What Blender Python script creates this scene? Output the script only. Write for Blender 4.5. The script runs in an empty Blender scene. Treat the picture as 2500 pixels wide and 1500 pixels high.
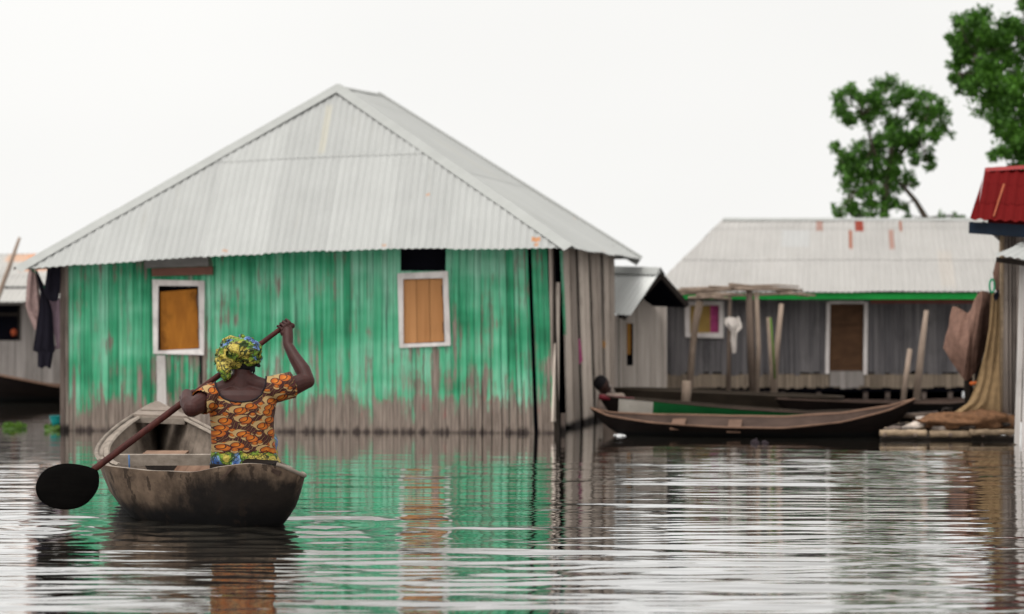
import bpy, bmesh, math, random
import numpy as np
from mathutils import Vector, Matrix, noise as mn
R = math.radians
random.seed(7); rng = np.random.default_rng(11)
sc = bpy.context.scene
F, H, VH = 6000.0, 1.6, 688.0          # focal length in reference pixels, eye height above the water (m), horizon row

def P(u, v, Y):                          # a point of the place at distance Y
    return Vector(((u-1250)*Y/F, Y, H-(v-VH)*Y/F))
def lerp(a, b, t): return a+(b-a)*t
def interp(x, pts):
    if x <= pts[0][0]: return pts[0][1]
    for (a, fa), (b, fb) in zip(pts, pts[1:]):
        if x <= b: return fa+(fb-fa)*(x-a)/(b-a)
    return pts[-1][1]
def rnd(a, b): return random.uniform(a, b)

# ------------------------------------------------------------------ node helpers
def nd(nt, typ, ins=None, **props):
    n = nt.nodes.new(typ)
    for k, v in props.items(): setattr(n, k, v)
    for k, v in (ins or {}).items():
        s = n.inputs[k]
        if isinstance(v, bpy.types.NodeSocket): nt.links.new(v, s)
        else: s.default_value = v
    return n
def c4(c): return (c[0], c[1], c[2], 1.0) if not isinstance(c, bpy.types.NodeSocket) else c
def mix(nt, f, a, b, blend='MIX'):
    return nd(nt, 'ShaderNodeMix', {0: f, 6: c4(a), 7: c4(b)}, data_type='RGBA', blend_type=blend).outputs[2]
def ma(nt, op, a, b=0.0, clamp=False):
    return nd(nt, 'ShaderNodeMath', {0: a, 1: b}, operation=op, use_clamp=clamp).outputs[0]
def sstep(nt, x, lo, hi):
    n = nd(nt, 'ShaderNodeMapRange', {'Value': x, 'From Min': lo, 'From Max': hi, 'To Min': 0.0, 'To Max': 1.0})
    n.interpolation_type = 'SMOOTHSTEP'
    return n.outputs[0]
def ramp(nt, fac, stops):
    n = nt.nodes.new('ShaderNodeValToRGB'); e = n.color_ramp.elements
    while len(e) < len(stops): e.new(0.5)
    for el, (p, c) in zip(e, stops):
        el.position = p; el.color = c4(c) if len(c) == 3 else c
    nt.links.new(fac, n.inputs[0])
    return n.outputs[0]
def coords(nt, scale=(1, 1, 1), rot=(0, 0, 0), loc=(0, 0, 0), out='Object'):
    tc = nt.nodes.new('ShaderNodeTexCoord')
    return nd(nt, 'ShaderNodeMapping', {'Vector': tc.outputs[out], 'Scale': scale, 'Rotation': rot, 'Location': loc}).outputs[0]
def noise(nt, vec, scale, detail=3.0, rough=0.55):
    return nd(nt, 'ShaderNodeTexNoise', {'Vector': vec, 'Scale': scale, 'Detail': detail, 'Roughness': rough}).outputs[0]
def attr(nt, name='rnd'):
    return nd(nt, 'ShaderNodeAttribute', attribute_name=name).outputs['Fac']
def bumpn(nt, h, strength, dist):
    return nd(nt, 'ShaderNodeBump', {'Height': h, 'Strength': strength, 'Distance': dist}).outputs[0]
def newmat(name):
    m = bpy.data.materials.new(name); m.use_nodes = True
    nt = m.node_tree; b = nt.nodes['Principled BSDF']
    return m, nt, b
def setc(nt, b, col=None, rough=None, normal=None, metal=None, spec=None):
    for k, v in (('Base Color', col), ('Roughness', rough), ('Normal', normal), ('Metallic', metal), ('Specular IOR Level', spec)):
        if v is None: continue
        if isinstance(v, bpy.types.NodeSocket): nt.links.new(v, b.inputs[k])
        else: b.inputs[k].default_value = c4(v) if k == 'Base Color' else v

# ------------------------------------------------------------------ materials
def wood(name, ca, cb, stretch=(18, 18, 1.2), rough=0.8, var=0.5, dirt=0.35, bump=0.35, wet=None, darkc=(0.012, 0.009, 0.008), spec=0.12, patch=None):
    m, nt, b = newmat(name)
    v = coords(nt, stretch)
    g = noise(nt, v, 1.6, 5, 0.6)
    r = attr(nt)
    k = ma(nt, 'ADD', ma(nt, 'MULTIPLY', g, 1-var*0.5), ma(nt, 'MULTIPLY', r, var*0.5), True)
    col = ramp(nt, k, [(0.2, ca), (0.75, cb)])
    d = sstep(nt, noise(nt, coords(nt, (1, 1, 0.6)), 3.3, 5, 0.65), 0.48, 0.72)
    col = mix(nt, ma(nt, 'MULTIPLY', d, dirt), col, (ca[0]*0.3, ca[1]*0.28, ca[2]*0.27))
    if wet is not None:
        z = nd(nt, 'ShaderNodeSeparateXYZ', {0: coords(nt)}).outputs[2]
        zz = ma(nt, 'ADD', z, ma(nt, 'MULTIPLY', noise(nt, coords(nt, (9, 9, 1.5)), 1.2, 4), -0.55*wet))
        col = mix(nt, ma(nt, 'SUBTRACT', 1.0, sstep(nt, zz, -0.06*wet, wet*0.55)), col, darkc)
    if patch:                              # a ragged dark patch: (x, y, z, rx, ry, rz)
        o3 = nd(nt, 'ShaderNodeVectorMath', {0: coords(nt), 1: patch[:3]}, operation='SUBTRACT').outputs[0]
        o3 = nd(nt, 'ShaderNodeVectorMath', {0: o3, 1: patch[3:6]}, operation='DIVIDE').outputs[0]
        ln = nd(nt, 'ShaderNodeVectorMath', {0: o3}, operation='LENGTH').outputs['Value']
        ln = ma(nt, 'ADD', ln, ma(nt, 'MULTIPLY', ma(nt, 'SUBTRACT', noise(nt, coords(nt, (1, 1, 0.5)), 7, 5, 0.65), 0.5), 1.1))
        col = mix(nt, ma(nt, 'MULTIPLY', ma(nt, 'SUBTRACT', 1.0, sstep(nt, ln, 0.7, 1.15)), 0.93), col, darkc)
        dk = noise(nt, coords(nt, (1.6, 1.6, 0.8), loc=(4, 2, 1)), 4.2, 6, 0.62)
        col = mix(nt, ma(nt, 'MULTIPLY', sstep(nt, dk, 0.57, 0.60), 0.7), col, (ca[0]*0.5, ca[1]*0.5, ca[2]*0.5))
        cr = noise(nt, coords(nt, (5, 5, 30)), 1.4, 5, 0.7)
        col = mix(nt, ma(nt, 'MULTIPLY', sstep(nt, cr, 0.62, 0.70), 0.6), col, darkc)
    setc(nt, b, col, rough, bumpn(nt, g, bump, 0.01), spec=spec)
    return m

def painted_boards(name):
    m, nt, b = newmat(name)
    o = coords(nt); xyz = nd(nt, 'ShaderNodeSeparateXYZ', {0: o}); x, z = xyz.outputs[0], xyz.outputs[2]
    r = attr(nt)
    streak = noise(nt, coords(nt, (26, 26, 0.7)), 1.3, 5, 0.62)
    fine = noise(nt, coords(nt, (70, 70, 3.0)), 1.0, 4, 0.6)
    big = noise(nt, coords(nt, (0.55, 0.55, 1.1)), 1.3, 3)
    fade = ma(nt, 'ADD', ma(nt, 'MULTIPLY', streak, 0.75), ma(nt, 'MULTIPLY', r, 0.3))
    fade = ma(nt, 'ADD', fade, ma(nt, 'MULTIPLY', ma(nt, 'SUBTRACT', big, 0.5), 1.3))
    green = ramp(nt, fade, [(0.20, (0.012, 0.11, 0.05)), (0.42, (0.032, 0.235, 0.115)), (0.60, (0.09, 0.33, 0.195)), (0.82, (0.20, 0.41, 0.295))])
    bare = ramp(nt, fine, [(0.25, (0.055, 0.042, 0.035)), (0.5, (0.15, 0.118, 0.098)), (0.8, (0.27, 0.22, 0.185))])
    # peeling: more of it lower down, ragged vertical tongues
    n1 = noise(nt, coords(nt, (5.5, 5.5, 1.15)), 1.25, 6, 0.68)
    n2 = noise(nt, coords(nt, (34, 34, 1.25)), 1.1, 4, 0.62)
    pk = ma(nt, 'ADD', ma(nt, 'MULTIPLY', n1, 0.66), ma(nt, 'MULTIPLY', n2, 0.54))
    hz = nd(nt, 'ShaderNodeMapRange', {'Value': z, 'From Min': 0.08, 'From Max': 0.42, 'To Min': 0.24, 'To Max': 0.0})
    pk = ma(nt, 'ADD', pk, ma(nt, 'ADD', hz.outputs[0], nd(nt, 'ShaderNodeMapRange', {'Value': z, 'From Min': 0.5, 'From Max': 1.3, 'To Min': 0.0, 'To Max': -0.07}).outputs[0])); pk = ma(nt, 'ADD', pk, ma(nt, 'MULTIPLY', r, 0.05)); pk = ma(nt, 'ADD', pk, ma(nt, 'MULTIPLY', ma(nt, 'SUBTRACT', noise(nt, coords(nt, (1.3, 1.3, 2.2), loc=(5, 2, 8)), 1.2, 3), 0.5), 0.30))
    peel = sstep(nt, pk, 0.592, 0.71)
    grain = noise(nt, coords(nt, (95, 95, 1.1), loc=(1, 4, 2)), 1.0, 3, 0.6)
    green = mix(nt, ma(nt, 'MULTIPLY', ma(nt, 'SUBTRACT', 1.0, sstep(nt, grain, 0.36, 0.50)), 0.55), green, (0.012, 0.075, 0.04))
    col = mix(nt, peel, green, bare)
    # old red undercoat traces in the low band
    band = ma(nt, 'MULTIPLY', sstep(nt, z, 0.08, 0.22), ma(nt, 'SUBTRACT', 1.0, sstep(nt, z, 0.4, 0.56)))
    red = ma(nt, 'MULTIPLY', band, sstep(nt, noise(nt, coords(nt, (9, 9, 2.6)), 1.7, 4, 0.7), 0.6, 0.72))
    col = mix(nt, ma(nt, 'MULTIPLY', red, 0.75), col, (0.28, 0.055, 0.06))
    # mould streaks and the wet foot of the boards
    mould = sstep(nt, noise(nt, coords(nt, (13, 13, 0.8), loc=(3, 1, 5)), 1.4, 5, 0.7), 0.55, 0.72)
    col = mix(nt, ma(nt, 'MULTIPLY', mould, 0.6), col, (0.035, 0.05, 0.04))
    zz = ma(nt, 'ADD', z, ma(nt, 'MULTIPLY', noise(nt, coords(nt, (12, 12, 2)), 1.3, 4), -0.22))
    foot = ma(nt, 'SUBTRACT', 1.0, sstep(nt, zz, -0.125, -0.045))
    col = mix(nt, foot, col, (0.03, 0.022, 0.02))
    setc(nt, b, col, 0.75, bumpn(nt, ma(nt, 'ADD', fine, peel), 0.35, 0.006), spec=0.12)
    return m

def sheet_metal(name, base=(0.245, 0.247, 0.238), spots=None, rough=0.6, metal=0.0, var=0.10, dirtc=(0.18, 0.165, 0.135)):
    # UV.x metres along the eave, UV.y metres up the slope
    m, nt, b = newmat(name)
    uv = coords(nt, out='UV'); s = nd(nt, 'ShaderNodeSeparateXYZ', {0: uv}); sx, sy = s.outputs[0], s.outputs[1]
    r = attr(nt)
    sid = ma(nt, 'FLOOR', ma(nt, 'MULTIPLY', sx, 1/0.66))
    wn = nd(nt, 'ShaderNodeTexWhiteNoise', {'W': ma(nt, 'ADD', sid, ma(nt, 'MULTIPLY', r, 57.0))}, noise_dimensions='1D').outputs[0]
    st = noise(nt, coords(nt, (11, 0.7, 1), out='UV'), 1.3, 5, 0.62)
    bl = noise(nt, coords(nt, (0.9, 0.9, 1), out='UV'), 1.5, 4, 0.6)
    k = ma(nt, 'ADD', ma(nt, 'MULTIPLY', wn, var), ma(nt, 'MULTIPLY', ma(nt, 'SUBTRACT', st, 0.5), 0.30))
    k = ma(nt, 'ADD', k, ma(nt, 'MULTIPLY', ma(nt, 'SUBTRACT', bl, 0.5), 0.22))
    gain = ma(nt, 'ADD', k, 0.97)
    col = nd(nt, 'ShaderNodeVectorMath', {0: base, 'Scale': gain}, operation='SCALE').outputs[0]
    d = sstep(nt, noise(nt, coords(nt, (5, 0.5, 1), loc=(2, 7, 0), out='UV'), 1.4, 5, 0.7), 0.58, 0.8)
    col = mix(nt, ma(nt, 'MULTIPLY', d, 0.35), col, dirtc)
    rs = noise(nt, coords(nt, (6, 3, 1), loc=(9, 3, 0), out='UV'), 2.2, 5, 0.7)
    col = mix(nt, ma(nt, 'MULTIPLY', sstep(nt, rs, 0.73, 0.79), 0.6), col, (0.26, 0.10, 0.03))
    ragged = ma(nt, 'MULTIPLY', ma(nt, 'SUBTRACT', noise(nt, coords(nt, (14, 5, 1), out='UV'), 1.5, 4, 0.7), 0.5), 0.28)
    for (x0, x1, y0, y1, cc, amt) in (spots or []):
        cx, cy, wx, wy = (x0+x1)/2, (y0+y1)/2, abs(x1-x0)/2*1.7, abs(y1-y0)/2*1.15
        dx = ma(nt, 'DIVIDE', ma(nt, 'ABSOLUTE', ma(nt, 'SUBTRACT', sx, cx)), wx)
        dy = ma(nt, 'DIVIDE', ma(nt, 'ABSOLUTE', ma(nt, 'SUBTRACT', sy, cy)), wy)
        dd = ma(nt, 'ADD', ma(nt, 'MAXIMUM', dx, dy), ma(nt, 'MULTIPLY', ragged, 1.6))
        col = mix(nt, ma(nt, 'MULTIPLY', ma(nt, 'SUBTRACT', 1.0, sstep(nt, dd, 0.75, 1.05)), amt), col, cc)
    setc(nt, b, col, rough, bumpn(nt, bl, 0.1, 0.02), metal, 0.12)
    return m

def plain(name, c, rough=0.7, var=0.25, scale=9, metal=0.0, spec=0.12, bump=0.15):
    m, nt, b = newmat(name)
    n = noise(nt, coords(nt), scale, 4, 0.6)
    k = ma(nt, 'ADD', ma(nt, 'MULTIPLY', n, 0.8), ma(nt, 'MULTIPLY', attr(nt), 0.3))
    col = ramp(nt, k, [(0.2, tuple(x*(1-var) for x in c)), (0.8, tuple(min(1, x*(1+var)) for x in c))])
    setc(nt, b, col, rough, bumpn(nt, n, bump, 0.01), metal, spec)
    return m

def shirt_print(name):
    m, nt, b = newmat(name)
    o = nd(nt, 'ShaderNodeSeparateXYZ', {0: coords(nt)})
    flat = nd(nt, 'ShaderNodeCombineXYZ', {0: ma(nt, 'ADD', o.outputs[0], ma(nt, 'MULTIPLY', o.outputs[1], 0.5)), 1: o.outputs[2], 2: 0.0}).outputs[0]
    wob = nd(nt, 'ShaderNodeTexNoise', {'Vector': flat, 'Scale': 11.0, 'Detail': 1.0}).outputs[1]
    flat = mix(nt, 0.012, flat, wob, 'LINEAR_LIGHT')
    def ov(rot, loc, sc_, s=(1, 2.0, 1), rand=0.9):
        v = nd(nt, 'ShaderNodeMapping', {'Vector': flat, 'Rotation': (0, 0, rot), 'Scale': s, 'Location': loc}).outputs[0]
        return nd(nt, 'ShaderNodeTexVoronoi', {'Vector': v, 'Scale': sc_, 'Randomness': rand}, voronoi_dimensions='2D').outputs[0]
    d1 = ov(-0.55, (0, 0, 0), 7.6); d1b = ov(-0.55, (0.012, -0.030, 0), 7.6)
    d2 = ov(-0.2, (3.3, 1.7, 0), 11.5); d2b = ov(-0.2, (3.306, 1.717, 0), 11.5)
    st = nd(nt, 'ShaderNodeTexWave', {'Vector': nd(nt, 'ShaderNodeMapping', {'Vector': flat, 'Rotation': (0, 0, 0.75)}).outputs[0], 'Scale': 15.0, 'Distortion': 9.0, 'Detail': 2.0}).outputs[1]
    col = mix(nt, sstep(nt, st, 0.90, 0.96), (0.014, 0.003, 0.003), (0.12, 0.06, 0.022))
    col = mix(nt, sstep(nt, ma(nt, 'SUBTRACT', 1.0, st), 0.75, 0.9), col, (0.05, 0.010, 0.007))
    def layer(col, a, bb, r):
        col = mix(nt, ma(nt, 'SUBTRACT', 1.0, sstep(nt, bb, r*1.02, r*1.07)), col, (0.25, 0.165, 0.07))
        col = mix(nt, ma(nt, 'SUBTRACT', 1.0, sstep(nt, a, r*0.98, r*1.03)), col, (0.02, 0.004, 0.004))
        ins = ma(nt, 'SUBTRACT', 1.0, sstep(nt, a, r*0.84, r*0.90))
        arc = sstep(nt, bb, r*0.74, r*0.80); arc2 = ma(nt, 'SUBTRACT', 1.0, sstep(nt, bb, r*0.92, r*0.99))
        oc = mix(nt, ma(nt, 'MULTIPLY', arc, arc2), mix(nt, sstep(nt, a, 0.0, r*0.8), (0.36, 0.115, 0.010), (0.24, 0.055, 0.005)), (0.03, 0.006, 0.004))
        return mix(nt, ins, col, oc)
    col = layer(col, d2, d2b, 0.25)
    col = layer(col, d1, d1b, 0.36)
    setc(nt, b, col, 0.75, bumpn(nt, noise(nt, coords(nt, (1, 1, 0.6)), 14, 3), 0.5, 0.02), spec=0.2)
    return m

def scarf_print(name, sc_=1.0):
    m, nt, b = newmat(name)
    v = coords(nt, (sc_, sc_, sc_*1.3))
    n = nd(nt, 'ShaderNodeTexNoise', {'Vector': v, 'Scale': 6.5, 'Detail': 2.0})
    base = ramp(nt, n.outputs[0], [(0.38, (0.025, 0.07, 0.21)), (0.44, (0.12, 0.20, 0.33)), (0.455, (0.04, 0.13, 0.012)), (0.48, (0.10, 0.17, 0.014)), (0.54, (0.14, 0.17, 0.015)), (0.57, (0.29, 0.23, 0.035)), (0.74, (0.40, 0.32, 0.08))])
    w = mix(nt, 0.05, v, n.outputs[1], 'LINEAR_LIGHT'); col = base
    for sc2, wd, cc, am in ((15.0, 0.030, (0.008, 0.02, 0.006), 0.95), (27.0, 0.034, (0.03, 0.015, 0.004), 0.9), (9.0, 0.018, (0.01, 0.03, 0.008), 0.9)):
        ln = ma(nt, 'ABSOLUTE', ma(nt, 'SUBTRACT', noise(nt, w, sc2, 1.5, 0.5), 0.5))
        col = mix(nt, ma(nt, 'MULTIPLY', ma(nt, 'SUBTRACT', 1.0, sstep(nt, ln, wd*0.5, wd)), am), col, cc)
    setc(nt, b, col, 0.7, bumpn(nt, noise(nt, v, 26, 3), 0.6, 0.02), spec=0.25)
    return m

def skin_mat(name, c):
    m, nt, b = newmat(name)
    n = noise(nt, coords(nt), 14, 4)
    setc(nt, b, ramp(nt, n, [(0.3, tuple(x*0.8 for x in c)), (0.75, tuple(x*1.25 for x in c))]), 0.5, bumpn(nt, noise(nt, coords(nt), 160, 2), 0.08, 0.004), spec=0.16)
    b.inputs['Subsurface Weight'].default_value = 0.08
    b.inputs['Subsurface Radius'].default_value = (0.01, 0.004, 0.002)
    return m

def leaf_mat(name, a, bcol):
    m, nt, b = newmat(name)
    r = attr(nt); n = noise(nt, coords(nt), 2.6, 2)
    col = ramp(nt, ma(nt, 'ADD', ma(nt, 'MULTIPLY', r, 0.38), ma(nt, 'MULTIPLY', n, 0.75)), [(0.2, a), (0.85, bcol)])
    setc(nt, b, col, 0.55, spec=0.3)
    tr = nd(nt, 'ShaderNodeBsdfTranslucent', {'Color': col})
    ms = nd(nt, 'ShaderNodeMixShader', {0: 0.38, 1: b.outputs[0], 2: tr.outputs[0]})
    nt.links.new(ms.outputs[0], nt.nodes['Material Output'].inputs[0])
    return m

MT = {}
MT['green'] = painted_boards('weathered_green_boards')
MT['grey_boards'] = wood('weathered_grey_boards', (0.10, 0.078, 0.064), (0.46, 0.39, 0.335), dirt=0.45, var=1.0, wet=0.12)
MT['post'] = wood('old_post_wood', (0.045, 0.033, 0.028), (0.13, 0.10, 0.085), wet=0.12)
MT['dark_wood'] = wood('dark_wood', (0.007, 0.005, 0.0045), (0.024, 0.018, 0.014))
MT['white_paint'] = wood('chipped_white_paint', (0.36, 0.32, 0.305), (0.60, 0.56, 0.54), (9, 9, 3), dirt=0.4)
MT['orange_a'] = wood('stained_orange_shutter', (0.17, 0.058, 0.008), (0.32, 0.125, 0.016), (10, 10, 2.2), dirt=0.75)
MT['orange_b'] = wood('pale_orange_shutter', (0.26, 0.115, 0.042), (0.36, 0.175, 0.072), (16, 16, 1.0), dirt=0.12)
MT['beam'] = wood('reddish_beam', (0.07, 0.03, 0.022), (0.16, 0.075, 0.055), (2, 2, 14))
MT['grey_plank'] = wood('grey_plank', (0.09, 0.085, 0.08), (0.2, 0.19, 0.18), (2, 2, 14))
MT['black'] = plain('shade_black', (0.004, 0.004, 0.006), 0.95, spec=0.0)  # near-black standing in for unlit interiors, board gaps and a roof underside
MT['metal'] = sheet_metal('galvanised_sheets')
MT['cap'] = sheet_metal('galvanised_cap', (0.24, 0.243, 0.232), var=0.04)
MT['iron'] = plain('rusty_iron', (0.05, 0.03, 0.022), 0.6)
MT['skin'] = skin_mat('dark_skin', (0.029, 0.0088, 0.007))
MT['child_skin'] = skin_mat('child_skin', (0.022, 0.009, 0.007))
MT['hair'] = plain('black_hair', (0.006, 0.005, 0.006), 0.8, scale=60, bump=0.6)
MT['shirt'] = shirt_print('oval_print_cloth')
MT['scarf'] = scarf_print('crackle_print_cloth')
MT['trim'] = plain('black_trim', (0.012, 0.008, 0.01), 0.8)
MT['paddle'] = wood('paddle_wood', (0.016, 0.004, 0.0035), (0.075, 0.016, 0.011), (12, 12, 2.0), 0.6, dirt=0.5, spec=0.12)
MT['paddle_blade'] = wood('wet_black_paddle', (0.0016, 0.0014, 0.0014), (0.004, 0.0035, 0.003), (3, 3, 10), 0.8, spec=0.02)
MT['hull'] = wood('weathered_hull', (0.026, 0.017, 0.012), (0.17, 0.118, 0.082), (6, 6, 7), 0.8, dirt=0.7, bump=0.9, wet=0.24, darkc=(0.0035, 0.003, 0.003), patch=(0.50, -1.2, 0.10, 0.55, 0.8, 0.27))
MT['hull_in'] = wood('boat_inside', (0.06, 0.046, 0.036), (0.25, 0.20, 0.16), (7, 2.0, 9), 0.8, dirt=0.6)
MT['rail'] = wood('worn_rail', (0.085, 0.068, 0.054), (0.25, 0.21, 0.175), (10, 3, 14), 0.8, dirt=0.4)
MT['deck'] = wood('deck_planks', (0.09, 0.07, 0.057), (0.22, 0.18, 0.15), (9, 16, 9), 0.8, dirt=0.4)
MT['rust_board'] = wood('reddish_boards', (0.07, 0.032, 0.02), (0.22, 0.14, 0.095), (5, 5, 8), 0.8, dirt=0.5)
MT['canoe_dark'] = wood('tarred_canoe', (0.0018, 0.0015, 0.0015), (0.008, 0.005, 0.004), (2, 8, 8), 0.75, spec=0.05, wet=0.1, darkc=(0.004, 0.004, 0.004))
MT['canoe_brown'] = wood('brown_canoe', (0.012, 0.009, 0.0065), (0.036, 0.026, 0.018), (2, 8, 8), 0.75)
MT['canoe_in'] = wood('canoe_inside', (0.022, 0.014, 0.011), (0.07, 0.045, 0.035), (2, 10, 8), 0.8)
MT['canoe_rail'] = wood('canoe_rail', (0.06, 0.034, 0.023), (0.17, 0.10, 0.068), (2, 10, 10), 0.8)
MT['boat_green'] = plain('green_boat_paint', (0.004, 0.062, 0.016), 0.55)
MT['boat_white'] = wood('white_boat_paint', (0.20, 0.18, 0.155), (0.36, 0.33, 0.29), (4, 4, 8), dirt=0.35)
MT['boat_red'] = plain('dark_red_boat_paint', (0.07, 0.004, 0.008), 0.5)
MT['blue_boards'] = wood('blue_grey_boards', (0.032, 0.030, 0.034), (0.135, 0.124, 0.124), (22, 22, 0.9), wet=None, dirt=0.4)
MT['tan_boards'] = wood('bare_low_boards', (0.075, 0.058, 0.043), (0.21, 0.165, 0.125), (22, 22, 0.9))
MT['hut_boards'] = wood('pale_grey_boards', (0.24, 0.205, 0.18), (0.48, 0.425, 0.38), (16, 16, 0.7), dirt=0.25)
MT['left_boards'] = wood('dim_grey_boards', (0.10, 0.088, 0.08), (0.24, 0.215, 0.20), (14, 14, 0.8), dirt=0.3)
MT['fascia_green'] = plain('green_fascia', (0.010, 0.30, 0.05), 0.5)
MT['fascia_red'] = plain('red_brown_trim', (0.13, 0.035, 0.028), 0.7)
MT['fascia_blue'] = plain('dark_blue_fascia', (0.004, 0.009, 0.018), 0.6, 0.5)
MT['red_roof'] = sheet_metal('red_sheets', (0.075, 0.0045, 0.0045), spots=None, rough=0.55, metal=0.0, var=0.10, dirtc=(0.16, 0.02, 0.02))
MT['door_brown'] = wood('brown_door', (0.03, 0.015, 0.008), (0.08, 0.04, 0.02), (3, 3, 9), dirt=0.4)
MT['curtain'] = plain('ochre_curtain', (0.19, 0.12, 0.035), 0.8)
MT['pink'] = plain('pink_cloth', (0.22, 0.035, 0.10), 0.8, 0.6, 22)
MT['stick'] = wood('dry_sticks', (0.09, 0.065, 0.048), (0.25, 0.19, 0.15), (9, 9, 3), dirt=0.4)
MT['stick_dark'] = wood('dark_post', (0.05, 0.036, 0.028), (0.13, 0.095, 0.075), (12, 12, 1.5))
MT['bamboo'] = wood('bamboo', (0.06, 0.04, 0.025), (0.34, 0.25, 0.165), (7, 10, 10), 0.6, dirt=0.3)
MT['net_brown'] = plain('brown_net', (0.15, 0.085, 0.064), 0.9, 0.4, 16)
MT['net_yellow'] = plain('yellow_net', (0.135, 0.088, 0.045), 0.9, 0.4, 16)
MT['net_heap'] = plain('net_heap', (0.11, 0.055, 0.028), 0.9, 0.6, 20)
MT['pale_plank'] = wood('pale_plank', (0.24, 0.215, 0.20), (0.44, 0.41, 0.39), (14, 14, 0.8), dirt=0.4)
MT['stripe_wall'] = wood('grey_upright_poles', (0.085, 0.07, 0.062), (0.33, 0.275, 0.24), (30, 30, 0.6), dirt=0.4, var=0.9)
MT['cloth_black'] = plain('black_cloth', (0.006, 0.005, 0.009), 0.9)
MT['cloth_pink'] = plain('dull_pink_cloth', (0.22, 0.15, 0.14), 0.9, 0.45, 20)
MT['cloth_mauve'] = plain('mauve_cloth', (0.20, 0.14, 0.17), 0.9, 0.3)
MT['cloth_white'] = plain('white_cloth', (0.40, 0.36, 0.33), 0.9, 0.2)
MT['teal'] = plain('teal_plastic', (0.01, 0.17, 0.17), 0.4)
MT['white_scrap'] = plain('white_scrap', (0.4, 0.4, 0.4), 0.6)
MT['tan_shirt'] = plain('tan_shirt', (0.2, 0.155, 0.13), 0.9)
MT['rope_green'] = plain('green_rope', (0.01, 0.17, 0.08), 0.6)
MT['leaf'] = leaf_mat('tree_leaves', (0.007, 0.032, 0.005), (0.075, 0.20, 0.016))
MT['leaf_w'] = leaf_mat('hyacinth_leaves', (0.012, 0.045, 0.006), (0.09, 0.17, 0.025))
MT['bark'] = wood('bark', (0.03, 0.024, 0.018), (0.09, 0.072, 0.055))
MT['ochre_slit'] = wood('ochre_board', (0.22, 0.10, 0.02), (0.42, 0.20, 0.05))
MT['blue_line'] = plain('blue_twine', (0.05, 0.10, 0.20), 0.7)

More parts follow.
